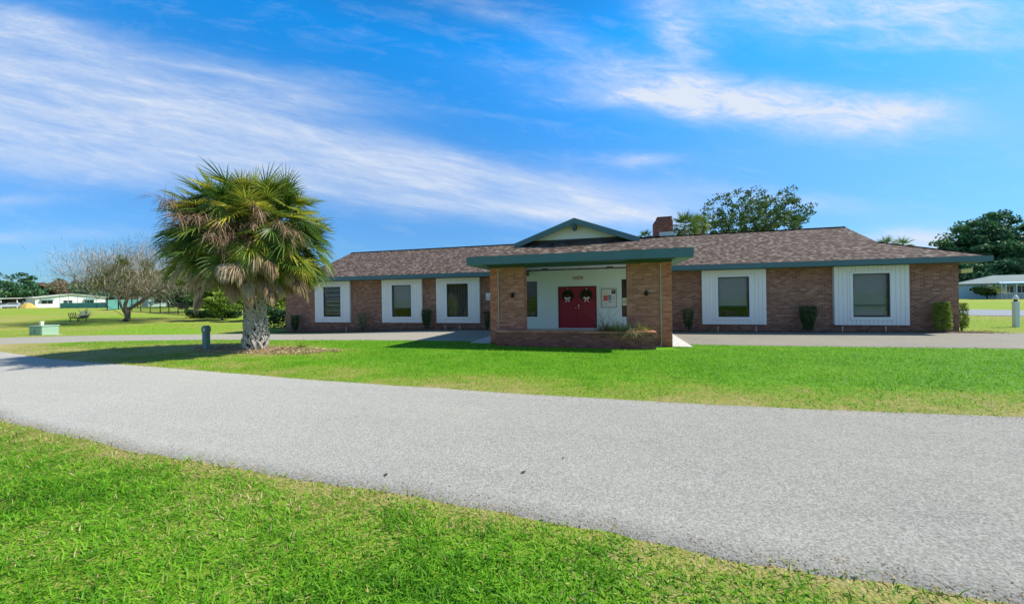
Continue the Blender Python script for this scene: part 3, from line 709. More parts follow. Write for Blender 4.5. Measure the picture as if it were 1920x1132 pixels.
for x, z, k in ((.21, .31, 3), (.21, .02, 6), (-.16, -.28, 5)):
    b_ = MB()
    for i in range(k): b_.box(x-.06, x+.06-.02*(i % 2), -.0215, -.0195, z+.06-i*.028, z+.068-i*.028)
    b_.build('print', M_paper if z > .2 else M_poster_blue, e)
# small sign left of the door, sticker on right window
e = empty('door_sign', (-2.80, FY-.031, 1.52), label='small pale paper sign left of the red doors', cat='sign')
b_ = MB(); b_.box(-.10, .10, -.008, 0, -.14, .14); b_.build('plate', plain('mint_paper', (.62, .76, .70), .6), e)
e = empty('window_notice', (.60, FY-.005, 1.45), label='yellowish paper notice in the window right of the notice board', cat='notice')
b_ = MB(); b_.box(-.08, .12, -.006, 0, -.30, .08); b_.build('paper', M_paper_y, e)
b_ = MB(); b_.box(-.05, .09, -.009, -.0065, -.06, -.04); b_.box(-.05, .09, -.009, -.0065, -.16, -.12); b_.build('print', M_poster_blk, e)
# accessible parking sign
e = empty('parking_sign', (-6.41, FY-.002, 1.68), label='white accessible parking sign with dark wheelchair symbol on brick wall', cat='sign')
b_ = MB(); b_.box(-.13, .13, -.014, -.006, -.02, .20, .003); b_.box(-.13, .13, -.014, -.006, -.17, -.045, .003); b_.build('plate', M_white, e)
b_ = MB(); b_.lathe((0, 0, 0), [(.017, 0), (.017, .002)], 12)
V = [(x, -.0145-(z), .165+y) for x, y, z in [(v[0], v[1], v[2]) for v in b_.V]]; F = b_.F; b_ = MB(); b_.add(V, [f[::-1] for f in F])
b_.box(-.012, .006, -.0165, -.0142, .09, .145); b_.box(-.012, .035, -.0165, -.0142, .115, .125); b_.box(-.012, .04, -.0165, -.0142, .08, .092); b_.beam((.038, -.0155, .09), (.055, -.0155, .035), .002, .012, (1, 0, 0))
n = 18
for k in range(n-4):
    a0, a1 = R(80+k*260/(n-4)), R(80+(k+1)*260/(n-4))
    b_.beam((-.006+.045*math.cos(a0), -.0155, .06+.045*math.sin(a0)), (-.006+.045*math.cos(a1), -.0155, .06+.045*math.sin(a1)), .002, .010, (0, 1, 0))
b_.build('symbol', M_signblue, e)
b_ = MB()
for i, zz in enumerate((-.075, -.10, -.13)): b_.box(-.09, .09-.03*i, -.0155, -.0142, zz-.006, zz+.006)
b_.build('print', M_signblue, e)
# wreaths
def leaf_quads(P, size, rg, flat=0., asp=.5):          # random leaf quads around points
    n = len(P); a = rg.normal(size=(n, 3)); a[:, 2] *= (1-flat); a /= np.linalg.norm(a, axis=1)[:, None]+1e-9
    b = rg.normal(size=(n, 3)); b = np.cross(a, b); b /= np.linalg.norm(b, axis=1)[:, None]+1e-9
    s = (size*(.6+.8*rg.random(n)))[:, None]
    V = np.stack([P-a*s*.5, P+b*s*asp*.5, P+a*s*.5, P-b*s*asp*.5], 1).reshape(-1, 3)
    return V, np.arange(4*n).reshape(n, 4)
for wx, lab in ((-2.135, 'green holiday wreath with pale bow on the left red door'), (-1.195, 'green holiday wreath with pale bow on the right red door')):
    e = empty('wreath', (wx, FY-.03, 1.69), label=lab, cat='wreath', group='wreaths on the red doors')
    n = 1500; ang = rng.random(n)*2*np.pi; rr = .20+.065*rng.normal(size=n)*.7; P = np.stack([rr*np.cos(ang), -.06-.04*rng.random(n)+.02*rng.normal(size=n), rr*np.sin(ang)], 1)
    P[:, 1] = np.minimum(P[:, 1], -.02)
    V, F = leaf_quads(P, .06, rng); fast_obj('greenery', V, F, L_hedge, e, rng.random(n)*.35)
    b_ = MB(); b_.tube([(.20*math.cos(t), -.05, .20*math.sin(t)) for t in np.linspace(0, 2*math.pi, 20)], .022, 6); b_.build('ring', M_barkdk, e)
    b_ = MB()
    for s_ in (-1, 1):
        b_.prism([(0, -.13, -.15), (s_*.09, -.14, -.09), (s_*.12, -.13, -.15), (s_*.08, -.12, -.2)], (0, -.02, 0)); b_.prism([(0, -.13, -.17), (s_*.025, -.13, -.17), (s_*.09, -.12, -.33), (s_*.03, -.12, -.30)], (0, -.012, 0))
    b_.box(-.025, .025, -.16, -.12, -.18, -.13, .008); ob = b_.build('bow', M_bow, e); ob.scale = (1.35, 1.1, 1.15); ob.location = (0, 0, .03)
    b_ = MB(); b_.box(-.012, .012, -.03, -.02, .2, .36); b_.build('hanger', M_white, e)
# planter
e = empty('brick_planter', (-1.25, 12.35, 0), label='low dark brick planter box between the porch columns', cat='planter')
b_ = MB(); x0, x1, y0, y1, t_ = -2.60, 2.55, -.33, .40, .2
b_.box(x0, x1, y0, y0+t_, -.15, .46); b_.box(x0, x0+t_, y0+t_, y1, -.15, .46); b_.box(x1-t_, x1, y0+t_, y1, -.15, .46); b_.box(x0+t_, x1-t_, y1-.15, y1, -.15, .46)
b_.build('wall', M_brick_low, e)
b_ = MB(); b_.box(x0-.02, x1+.02, y0-.02, y0+t_+.02, .46, .53, .006); b_.box(x0-.02, x0+t_+.02, y0+t_+.022, y1+.02, .46, .53, .006); b_.box(x1-t_-.02, x1+.02, y0+t_+.022, y1+.02, .46, .53, .006)
b_.build('coping', M_brick_col, e)
b_ = MB(); b_.box(x0+t_, x1-t_, y0+t_, y1-.15, -.1, .42); b_.build('soil', M_mulch0, e)

# blade clumps
def blades(P, D_, L, W, bend, rg, nseg=2):             # P base, D_ direction unit, strips of nseg quads drooping
    n = len(P); L = np.broadcast_to(L, n); W = np.broadcast_to(W, n)
    side = np.cross(D_, np.array([0, 0, 1.])+.01*rg.normal(size=(n, 3))); side += .5*rg.normal(size=(n, 3))*0.3
    side /= np.linalg.norm(side, axis=1)[:, None]+1e-9
    Vs = []; p = P.copy(); d = D_.copy()
    for k in range(nseg+1):
        wd = (W*(1-k/nseg)**.7*.5+.0008)[:, None]
        Vs += [p-side*wd, p+side*wd]
        d = d+np.array([0, 0, -1.])*(np.broadcast_to(bend, n)[:, None])/nseg; d /= np.linalg.norm(d, axis=1)[:, None]
        p = p+d*(L/nseg)[:, None]
    V = np.stack(Vs, 1).reshape(-1, 3); b = np.arange(n)[:, None]*2*(nseg+1)
    F = np.concatenate([b+np.array([2*k, 2*k+1, 2*k+3, 2*k+2]) for k in range(nseg)], 0)
    return V, F
def clump(name, loc, r_, h, n, mat, spread=.7, w_=.012, bend=.8, tint=(0, 1), parent=None, **k):
    P = rng.normal(size=(n, 3))*[r_*.4, r_*.4, 0]; d = rng.normal(size=(n, 3))*[spread, spread, 0]+[0, 0, 1]; d /= np.linalg.norm(d, axis=1)[:, None]
    V, F = blades(P, d, h*(.5+.7*rng.random(n)), w_, bend, rng, 4)
    o = fast_obj(name, V, F, mat, parent, np.tile(tint[0]+(tint[1]-tint[0])*rng.random(n), 4))
    o.location = loc
    return tag(o, **k)
for i, (x, r_, h, mt, lab) in enumerate(((-.22, .18, .30, L_brown, 'leftmost low grassy clump in the brick planter'), (.12, .26, .40, L_straw, 'broadest yellow green grassy clump in the brick planter'), (.52, .25, .36, L_grey, 'grey green grassy clump in the brick planter, between two yellower clumps'), (.92, .16, .30, L_straw, 'rightmost small grassy clump at the end of the brick planter'))):
    clump('planter_grass', (x, 12.36, .42), r_*1.2, h*1.45, 620, mt, .9, .018, 1.0, (.55, 1.1), label=lab, cat='plant', group='grassy clumps in the brick planter')
b_ = MB(); rs = random.Random(5)
for k in range(11):
    a = rs.uniform(-.9, .9); L_ = rs.uniform(.45, .95); b0 = Vector((rs.uniform(-.12, .12), rs.uniform(-.05, .05), 0)); p1_ = b0+Vector((a*.4*L_, rs.uniform(-.1, .1), L_*.6)); p2_ = p1_+Vector((a*.45*L_, rs.uniform(-.1, .1), L_*.4))
    b_.tube([b0, p1_, p2_], [.007, .005, .002], 5); b_.tube([p1_, p1_+Vector((-a*.2, .02, .2*L_))], [.004, .0015], 4)
o = b_.build('bare_twiggy_plant', M_bark); o.location = (-.25, 12.38, .42); tag(o, label='bare grey twiggy shrub standing in the brick planter', cat='plant')

# clipped narrow shrubs along the wall
def wall_shrub(loc, wx, h, lab, mat=L_hedge, dens=1., wide_top=True, name='clipped_shrub', grp='clipped shrubs along the brick wall'):
    e = empty(name, loc, label=lab, cat='shrub', group=grp)
    n = int(2600*dens*wx*h/.5); u = rng.random((n, 3)); z = .12+u[:, 2]*(h-.12)
    t_ = (z/h); prof = (.55+.45*sst(.1, .8, t_)) if wide_top else (1-.25*np.abs(t_-.5)*2)
    ang = u[:, 0]*2*np.pi; rr = np.sqrt(.25+.75*u[:, 1])*(.85+.3*vnoise(ang*1.5+loc[0]*3, z*5, 1., 2))
    cx_, sx_ = np.cos(ang), np.sin(ang); sq = 1/np.maximum(np.abs(cx_), np.abs(sx_))**.6
    P = np.stack([wx/2*prof*rr*cx_*sq, .2*prof*rr*sx_*sq, z], 1)
    keep = vnoise(P[:, 0]*9+loc[0], P[:, 2]*9, 1., 7) > .22; P = P[keep]
    V, F = leaf_quads(P, .055, rng); fast_obj('foliage', V, F, mat, e, rng.random(len(P)))
    b_ = MB()
    for k in range(4): a = random.uniform(-.08, .08); b_.tube([(a*.1, 0, -.05), (a*1.5, random.uniform(-.03, .03), h*.4), (a*2.2, random.uniform(-.05, .05), h*.8)], [.014, .01, .005], 6)
    b_.build('stem', M_barkdk, e)
SH = 18.42
wall_shrub((-18.85, SH, gz(-18.8, SH)), .5, 1.05, 'narrow clipped shrub at the far left corner of the clubhouse wall')
wall_shrub((-14.05, SH, gz(-14, SH)), .50, 1.05, 'thin ragged shrub against the brick between the first and second windows from the left', L_grey, .6)
wall_shrub((-9.9, SH, gz(-9.9, SH)), .52, 1.12, 'dense dark shrub between the second and third windows from the left')
wall_shrub((-6.32, SH-.1, gz(-6.3, SH)), .28, 1.0, 'slim dark shrub beside the left porch column below the parking sign')
wall_shrub((3.40, SH, gz(3.4, SH)), .46, 1.05, 'loose dark shrub between the right porch column and the nearest window', L_hedge, .7)
wall_shrub((8.08, SH, gz(8, SH)), .60, 1.12, 'dark shrub clipped wide at the top between the two right windows')
wall_shrub((12.58, SH, gz(12.6, SH)), .56, 1.22, 'tall squared lighter green shrub near the right end of the brick wall', L_light, 1.3, False)
wall_shrub((13.72, 19.2, gz(13.5, 19)), .40, 1.15, 'leafy shrub just around the right corner of the brick wall', L_light, 1., False)
# pipe stubs
pv = [(649, 614), (835, 615), (862, 614), (1346, 612), (1418, 615), (1580, 612), (1661, 617)]
PL = ['thin white pipe stub under the leftmost window', 'thin white pipe stub left of centre under the third window', 'thin white pipe stub right of centre under the third window', 'white pipe stub under the left side of the window right of the porch', 'white pipe stub under the right side of the window right of the porch', 'white pipe stub under the left side of the rightmost window', 'white pipe stub under the middle of the rightmost window']
for (px, py), lab in zip(pv, PL):
    d = ray(px, py); t_ = 18.55/d[1]; x = d[0]*t_; z = gz(x, 18.55)
    b_ = MB(); b_.tube([(0, 0, -.05), (0, 0, .20)], .018, 10); b_.lathe((0, 0, .20), [(.024, 0), (.024, .03), (.014, .035)], 10)
    o = b_.build('pipe_stub', M_pvc); o.location = (x, 18.55, z); tag(o, label=lab, cat='pipe', group='white pipe stubs along the wall')

# ------------------------------------------------------------------ palms
def fan_frond(org, az, el, pet, rad, nseg, rg, droop=.5, spread=115, fold=.25, width=.04, closed=0., hang=0.):
    """returns V,F of one costapalmate leaf: petiole arc and drooping segments"""
    d = np.array([math.cos(az)*math.cos(el), math.sin(az)*math.cos(el), math.sin(el)])
    p = np.array(org, float); pts = [p.copy()]
    for k in range(5):
        d = d+np.array([0, 0, -1.])*.10*droop; d /= np.linalg.norm(d); p = p+d*pet/5; pts.append(p.copy())
    if hang:                                            # blade hangs tangent to the crown, face outward
        d = d*(1-hang)+np.array([0, 0, -1.])*hang+rg.normal(size=3)*.22; d /= np.linalg.norm(d)
    side = np.cross(d, [0, 0, 1.]); nn = np.linalg.norm(side)
    side = side/nn if nn > .05 else np.array([math.sin(az), -math.cos(az), 0])
    up = np.cross(side, d)
    roll = rg.normal()*.35*(1 if not hang else .8); side, up = side*math.cos(roll)+up*math.sin(roll), up*math.cos(roll)-side*math.sin(roll)
    V = []; F = []
    def strip_(P_, D_, S_, L, W, dr, ns):
        b = len(V); q = P_.copy(); dd = D_.copy()
        for k in range(ns+1):
            w_ = W*(1-(k/ns)**1.6)*.5+.002
            V.append(q-S_*w_); V.append(q+S_*w_)
            dd = dd+np.array([0, 0, -1.])*dr*(k+.5)/ns; dd /= np.linalg.norm(dd); q = q+dd*L/ns
            if k < ns: F.append((b+2*k, b+2*k+1, b+2*k+3, b+2*k+2))
    for a, b_ in zip(pts[:-1], pts[1:]):
        n0 = len(V); V.extend([a-side*.016, a+side*.016, b_-side*.013, b_+side*.013]); F.append((n0, n0+1, n0+3, n0+2))
    for i in range(nseg):
        t = (i+.5)/nseg*2-1; ang = t*R(spread)*(1-closed*.6)
        dirn = d*math.cos(ang)+side*math.sin(ang)+up*(fold*abs(math.sin(ang))+rg.normal()*.05)
        base = p + d*.22*rad*(1-abs(t)) - d*.05
        dirn /= np.linalg.norm(dirn)
        sg = np.cross(dirn, up); sg /= np.linalg.norm(sg)+1e-9
        strip_(base, dirn, sg*.8+up*.6*(1 if i % 2 else -1), rad*(1-.25*abs(t))*(.9+.2*rg.random()), width*(1-.3*abs(t)), droop*(.55+.5*rg.random()), 5)
    return np.array(V), np.array(F)
def palm_crown(name, mat, parent, specs, seed=1):
    rg = np.random.default_rng(seed); Vs, Fs, Ts = [], [], []; nb = 0
    for s_ in specs:
        tint = s_.pop('tint'); V, F = fan_frond(rg=rg, **s_)
        Vs.append(V); Fs.append(F+nb); nb += len(V); Ts.append(np.clip(tint+rg.normal(size=len(F))*.07, 0, 1))
    return fast_obj(name, np.concatenate(Vs), np.concatenate(Fs), mat, parent, np.concatenate(Ts))
def wisps(name, mat, parent, centers, seed=3):
    rg = np.random.default_rng(seed); Vs, Fs, Ts = [], [], []; nb = 0
    for c_, d0, L_, n, sp in centers:                  # feathery seed plume: arched stalk carrying drooping strands
        d0 = np.array(d0, float); d0 /= np.linalg.norm(d0); p = np.array(c_, float); dd = d0.copy(); arc = []
        for k in range(12): arc.append((p.copy(), dd.copy())); dd = dd+np.array([0, 0, -1.])*.09; dd /= np.linalg.norm(dd); p = p+dd*L_/12
        idx = rg.integers(2, 12, n); P = np.array([arc[i][0] for i in idx])+rg.normal(size=(n, 3))*.03*sp; DD = np.array([arc[i][1] for i in idx])+rg.normal(size=(n, 3))*.7
        DD /= np.linalg.norm(DD, axis=1)[:, None]
        V, F = blades(P, DD, (.18+.42*rg.random(n))*sp, .015, 1.0, rg, 4)
        Vs.append(V); Fs.append(F+nb); nb += len(V); Ts.append(np.tile(rg.random(n), 4))
    return fast_obj(name, np.concatenate(Vs), np.concatenate(Fs), mat, parent, np.concatenate(Ts))
palm = empty('cabbage_palm', (PALM[0], PALM[1], gz(*PALM)), label='big cabbage palm with shaggy rounded crown and criss cross bark on mulch by the road', cat='palm tree')
b_ = MB(); b_.tube([(0, 0, -.1), (0, 0, .15), (-.02, 0, .7), (-.02, 0, 1.4), (-.02, 0, 2.2), (-.02, 0, 3.5)], [.32, .30, .24, .22, .21, .18], 24)
trunk = b_.build('trunk', M_palmcore, palm, True)
b_ = MB(); rs = random.Random(3)
zc = .02; row = 0
while zc < 2.75:
    Rr = .315-.07*min(zc, 1.0)-.02*max(0, zc-1.0); nb = 9
    for k in range(nb):
        a = 2*math.pi*(k+.5*(row % 2))/nb+rs.uniform(-.12, .12); cxo = -.01*zc
        fan = rs.uniform(.16, .5); hh = rs.uniform(.18, .40)*(1.1 if zc < 1 else 1)
        for s_ in (-1, 1):
            a2 = a+s_*fan*1.35; R0, R1 = Rr-.02, Rr+rs.uniform(.03, .09)
            p0 = Vector((cxo+R0*math.cos(a), R0*math.sin(a), zc)); p2_ = Vector((cxo+R1*math.cos(a2), R1*math.sin(a2), zc+hh))
            pm_ = (p0+p2_)/2+Vector((math.cos(a), math.sin(a), 0))*.05
            out = Vector((math.cos(a), math.sin(a), .25))
            b_.beam(p0, pm_, .025, .085, out.cross((pm_-p0))); b_.beam(pm_, p2_, .02, .06, out.cross((p2_-pm_)))
    zc += .125; row += 1
b_.build('leaf_base', M_palmbark, trunk)
cc0 = (-.02, 0, 3.24)
rs = random.Random(21); specs = []
NP = 235
for i in range(NP):
    t = i/NP; az = i*2.39996+rs.uniform(-.2, .2); el = R(88-104*t**.9+rs.uniform(-10, 10))
    tint = rs.choice([.12, .2, .3, .4, .5, .62, .8]) if t > .15 else rs.uniform(.05, .3)
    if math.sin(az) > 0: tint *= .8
    org = (cc0[0]+.16*math.cos(az), cc0[1]+.16*math.sin(az), cc0[2]+.5*(1-t))
    hg = 0. if t < .12 else min(.55, .10+.52*t)+rs.uniform(-.10, .12)
    specs.append(dict(org=org, az=az, el=el, pet=rs.uniform(1.35, 1.95) if t > .12 else rs.uniform(1.0, 1.35), rad=rs.uniform(.66, .92), nseg=38, droop=.16+.16*t, tint=tint, fold=.25, width=.043, spread=125, hang=hg))
for i in range(60):                                     # shorter inner fronds that close the crown
    az = rs.uniform(0, 2*math.pi); el = R(rs.uniform(-25, 65)); specs.append(dict(org=(cc0[0]+.15*math.cos(az), .15*math.sin(az), cc0[2]+rs.uniform(.1, .5)), az=az, el=el, pet=rs.uniform(.6, 1.2), rad=rs.uniform(.8, 1.1), nseg=34, droop=rs.uniform(.4, .8), tint=rs.choice([.1, .2, .35, .6, .85]), fold=.35, width=.045, spread=100))
palm_crown('crown', L_palm, palm, specs)
specs = []
for i in range(92):
    az = i*2.39996*1.3+rs.uniform(-.2, .2); el = R(rs.uniform(-24, 10))
    specs.append(dict(org=(cc0[0]+.15*math.cos(az), .15*math.sin(az), cc0[2]+rs.uniform(-.1, .45)), az=az, el=el, pet=rs.uniform(1.4, 2.15), rad=rs.uniform(.42, .66), nseg=36, droop=rs.uniform(1.0, 2.0), tint=rs.uniform(.2, .95), fold=.1, width=.045, spread=75, closed=.3))
for i in range(6):
    az = i*2.39996+.4; specs.append(dict(org=(cc0[0]+.1*math.cos(az), .1*math.sin(az), 3.1), az=az, el=R(rs.uniform(-20, 0)), pet=rs.uniform(.2, .4), rad=rs.uniform(.3, .45), nseg=24, droop=1.5, tint=rs.uniform(.0, .5), fold=.1, width=.04, spread=70, closed=.4))
palm_crown('dead_fronds', L_dead, palm, specs, 5)
W_ = []
camd = np.array([.75, -.66, 0])
for px_, pz_, cnt in ((.30, .65, 9), (.5, .15, 7), (-.8, 1.2, 6), (1.5, .8, 6), (-1.6, .6, 5), (.0, 1.1, 4), (-.5, .9, 4), (1.0, 1.1, 3), (-1.1, 1.5, 2)):
    lat = np.array([cT, sT, 0]); 
    for k in range(cnt):
        tgt = lat*(px_+rs.uniform(-.25, .25)) + camd*.0 + np.array([sT, -cT, 0])*rs.uniform(1.5, 2.2)*(1-abs(px_)*.3) + np.array([0, 0, pz_+.55+rs.uniform(-.2, .3)])
        W_.append(((cc0[0], 0, cc0[2]+.2), tgt, np.linalg.norm(tgt)*1.12, 190, 1.0))
for k in range(8):
    a = rs.uniform(0, 2*math.pi); W_.append(((cc0[0], 0, cc0[2]+.3), (math.cos(a), math.sin(a), rs.uniform(.2, 1.)), 2.0, 110, 1.))
wisps('seed_stalks', L_stalk, palm, W_)

def far_palm(loc, top, rad, lab, n=36, seed=9, tint0=.3, skirt=True):
    e = empty('cabbage_palm', loc, label=lab, cat='palm tree', group='cabbage palms beyond the roof')
    h = top-loc[2]-rad*.95
    b_ = MB(); b_.tube([(0, 0, -.2), (.03, 0, h*.5), (0, 0, h)], [.22, .19, .17], 12); b_.build('trunk', M_palmbark, e)
    r2 = random.Random(seed); sp = []
    for i in range(n):
        t = i/n; az = i*2.39996; el = R(85-115*t**.8+r2.uniform(-8, 8))
        sp.append(dict(org=(0, 0, h+.1), az=az, el=el, pet=rad*.45, rad=rad*.55, nseg=20, droop=.35+.5*t, tint=r2.uniform(tint0-.2, tint0+.45), width=.055, spread=95))
    palm_crown('crown', L_palm2, e, sp, seed)
    if skirt:
        sp = []
        for i in range(10): az = i*2.1; sp.append(dict(org=(0, 0, h), az=az, el=R(r2.uniform(-50, -20)), pet=rad*.4, rad=rad*.5, nseg=16, droop=1.6, tint=r2.uniform(.3, .9), width=.05, spread=70, closed=.3))
        palm_crown('dead_fronds', L_dead, e, sp, seed+1)
def at_ground(px, dep):
    d = ray(px, 560); x, y = d[0]*dep, d[1]*dep; return (x, y, gz(x, y))
far_palm(at_ground(1286, 33), 1.68+154*33/690, 1.55, 'bright green palm crown right beside the brick chimney', seed=4)
far_palm(at_ground(1311, 34.5), 1.68+150*34.5/690, 1.25, 'smaller palm with a tan skirt between the chimney palm and the oak', seed=6, tint0=.5)
far_palm(at_ground(1212, 42), 1.68+121*42/690, 1.1, 'tiny dark palm tuft over the ridge just left of the chimney', n=24, seed=8, tint0=.15, skirt=False)
far_palm(at_ground(1664, 50), 1.68+103*50/690, 1.7, 'left palm top peeping over the right slope of the roof', n=22, seed=10, skirt=False)
far_palm(at_ground(1693, 52), 1.68+101*52/690, 1.7, 'right palm top peeping over the right slope of the roof', n=22, seed=12, skirt=False)

# ------------------------------------------------------------------ broadleaf trees
def tree(name, loc, h, rad, lab, leaf, bark=M_bark, nclump=90, nleaf=60, lsize=.22, clr=.9, trunk_r=.3, zc=.62, zr=.38, seed=1, cat='tree', group=None, fill=.35, fork=.25, twigs=0, squash=1., epi=0, lean=(0, 0), ltint=(0, 1), hubs=()):
    rg = np.random.default_rng(seed); e = empty(name, loc, label=lab, cat=cat, group=group)
    # clump centres inside an ellipsoid, biased to its shell
    u = rg.normal(size=(nclump, 3)); u /= np.linalg.norm(u, axis=1)[:, None]; rr = (fill+(1-fill)*rg.random(nclump))**.6
    C_ = u*rr[:, None]*[rad*(1+.0), rad*squash, h*zr]; C_[:, 2] = np.where(C_[:, 2] < 0, C_[:, 2]*.75, C_[:, 2])+h*zc
    C_ *= (1+.10*rg.normal(size=(nclump, 1))*[1, 1, .6]); C_ += np.array([lean[0], lean[1], 0])
    C_[:, 2] = np.maximum(C_[:, 2], h*.12)
    fk = np.array([lean[0]*.2, lean[1]*.2, h*fork]); nodes = [np.array([0, 0, -.2]), fk*.5+[0.02*h, 0, 0], fk]; par = [-1, 0, 1]
    for limb in hubs:
        q_ = 0
        for hp in limb:
            nodes.append(np.array([rv.x*hp[0]+fv.x*hp[1], rv.y*hp[0]+fv.y*hp[1], hp[2]])); par.append(2 if q_ == 0 else len(nodes)-2); q_ = 1
    order = np.argsort(np.linalg.norm(C_-fk, axis=1))
    for i in order:
        c = C_[i]; N = np.array(nodes[2:]); dist = np.linalg.norm(N-c, axis=1)+.35*np.linalg.norm(N-fk, axis=1)
        j = int(np.argmin(dist))+2; a = nodes[j]; m_ = (a+c)/2+rg.normal(size=3)*np.linalg.norm(c-a)*.10; m_[2] += .05*np.linalg.norm(c-a)
        nodes.append(m_); par.append(j); nodes.append(c); par.append(len(nodes)-2)
    w_ = np.ones(len(nodes))
    for i in range(len(nodes)-1, 0, -1): w_[par[i]] += w_[i]
    r_ = trunk_r*(w_/w_[1])**.55; r_ = np.maximum(r_, .010)
    b_ = MB()
    for i in range(1, len(nodes)):
        k = 10 if r_[i] > .08 else (5 if r_[i] > .03 else 3)
        rp = min(r_[par[i]], r_[i]*1.35) if par[i] > 1 else r_[par[i]]
        if par[i] == 0: rp = r_[i]*1.35
        b_.tube([nodes[par[i]], nodes[i]], [rp, r_[i]], k, cap=False)
    b_.build('trunk', bark, e, True)
    if twigs:
        n = nclump*twigs; P = np.repeat(C_, twigs, 0)+rg.normal(size=(n, 3))*[rad*.03]*3
        dd = (P-np.array([0, 0, h*.35])); dd /= np.linalg.norm(dd, axis=1)[:, None]; dd = dd+rg.normal(size=(n, 3))*.75; dd /= np.linalg.norm(dd, axis=1)[:, None]
        V, F = blades(P, dd, rad*(.05+.10*rg.random(n)), .020, .12, rg, 3); fast_obj('twigs', V, F, L_twig, e, np.tile(np.clip(rg.random(n), 0, 1), 3))
    if nleaf:
        cnt = rg.poisson(nleaf, nclump); P = np.repeat(C_, cnt, 0); cs = np.repeat((.55+.9*rg.random(nclump)), cnt)
        n = len(P); off = rg.normal(size=(n, 3)); off /= np.linalg.norm(off, axis=1)[:, None]; off *= (rg.random(n)**.45)[:, None]
        P = P+off*(cs*clr)[:, None]*[1, 1, .62]
        tn = np.repeat(rg.random(nclump), cnt)*.5+rg.random(n)*.35+.15*(off[:, 2])+.05
        V, F = leaf_quads(P, lsize, rg, asp=.62); fast_obj('crown', V, F, leaf, e, np.clip(ltint[0]+(ltint[1]-ltint[0])*tn, 0, 1))
    if epi:
        idx = rg.choice(len(nodes)-3, epi, replace=False)+3; Vs, Fs = [], []; nb = 0
        P = np.concatenate([np.array(nodes[i])+rg.normal(size=(260, 3))*.28 for i in idx if .25 < nodes[i][2]/h < .75] or [np.zeros((1, 3))])
        V, F = leaf_quads(P, .3, rg, asp=.25); fast_obj('air_plants', V, F, L_epi, e, rg.random(len(P)))
    return e
tree('oak_tree', at_ground(1412, 42), 13.5, 5.7, 'open crowned oak with dark branches rising behind the right roof', L_oak, M_barkdk, 300, 42, .24, .60, .42, .74, .24, seed=12, fork=.45, fill=.25, ltint=(.1, 1.))
for px, dep, h, rad, lab, sd in ((1772, 88, 11.5, 5.5, 'lowest dark tree of the right group, at its left edge against the sky', 31), (1832, 84, 16, 7.5, 'dark tree second from the left in the right hand group', 32), (1915, 82, 20.5, 9.5, 'tallest dark spreading tree at the right edge, behind the pale blue house', 33), (2030, 84, 20., 10, 'dark tree past the tallest one at the far right', 34)):
    tree('shade_tree', at_ground(px, dep), h, rad, lab, L_dark, M_barkdk, 150, 120, .62, 1.7, .5, .55, .44, seed=sd, group='dark trees behind the blue house', fill=.4, fork=.12)
tree('understory_tree', at_ground(1868, 76), 8, 6, 'low dark shrubby tree right behind the roof of the pale blue house', L_dark, M_barkdk, 90, 120, .5, 1.4, .3, .5, .45, seed=36, fork=.1)
# left background
for px, dep, h, rad, leaf, lab, sd in ((14, 112, 11.6, 7.5, L_dark, 'tall round dark green tree at the far left edge', 41), (62, 118, 8.5, 6, L_dark, 'lower dark green tree beside the tall round one at far left', 42),
    (108, 125, 9, 7, L_brown, 'brownish tree behind the left part of the white home', 43), (152, 122, 8.6, 6.5, L_brown, 'brownish tree behind the right part of the white home', 44), (178, 110, 8.8, 4, L_dark, 'small dark green tree behind the home left of the bare tree', 46),
    (222, 118, 8.2, 7, L_brown, 'brownish tree far behind the trunk of the bare tree', 45), (300, 88, 8.2, 5.5, L_brown, 'tan bushy tree right of the bare tree, above the teal home', 47), (345, 80, 8, 5., L_grey, 'grey green tree just left of the palm crown in the distance', 48), (385, 72, 8, 5.5, L_grey, 'pale grey green tree directly behind the dead fronds of the palm', 49)):
    tree('background_tree', at_ground(px, dep), h, rad, lab, leaf, M_bark, 60, 90, .6, 1.5, .3, .52, .42, seed=sd, group='trees beyond the far homes', fill=.4, fork=.1)
for px, dep, h, rad, leaf, lab, sd in ((352, 50, 3.6, 1.9, L_hedge, 'dark low bushy tree left of the palm trunk behind the black fence', 50), (415, 37, 4.4, 2.0, L_light, 'yellow green bushy tree left of the palm trunk', 51), (448, 45, 4.6, 2.2, L_hedge, 'darker green bushy tree directly behind the palm trunk', 52), (508, 36, 5.0, 1.9, L_light, 'bright green tree between the palm trunk and the brick corner', 53), (532, 48, 5.4, 2.2, L_hedge, 'dark green tree touching the left corner of the clubhouse', 54), (560, 60, 5.5, 2.5, L_hedge, 'dark green tree hidden mostly behind the left end of the clubhouse', 55)):
    tree('bushy_tree', at_ground(px, dep), h, rad, lab, leaf, M_bark, 60, 130, .24, .62, .12, .5, .46, seed=sd, group='bushy trees left of the clubhouse', fill=.3, fork=.06)
# bare spreading tree
bt = G(232, 603)
tree('bare_tree', bt, 7.5, 6.2, 'wide bare spreading tree with air plants on its limbs, standing on the left lawn', None, plain('pale_bark', (.17, .135, .105), .9, .35, 5), 460, 0, .2, .8, .24, .60, .34, seed=61, fork=.045, fill=.2, twigs=42, epi=24, squash=.9, lean=(1.9, .5), hubs=[[(.5, 0, 1.2), (1.5, .2, 1.9), (3.0, 0, 2.7), (4.4, .3, 3.6)], [(-.35, .1, 1.5), (-.9, .3, 2.6), (-1.2, .2, 4.0)], [(.35, -.2, 1.6), (1.0, -.3, 3.0), (1.9, 0, 4.6)], [(-1.0, -.2, 1.3), (-2.1, -.3, 2.2), (-3.4, 0, 3.2)]])
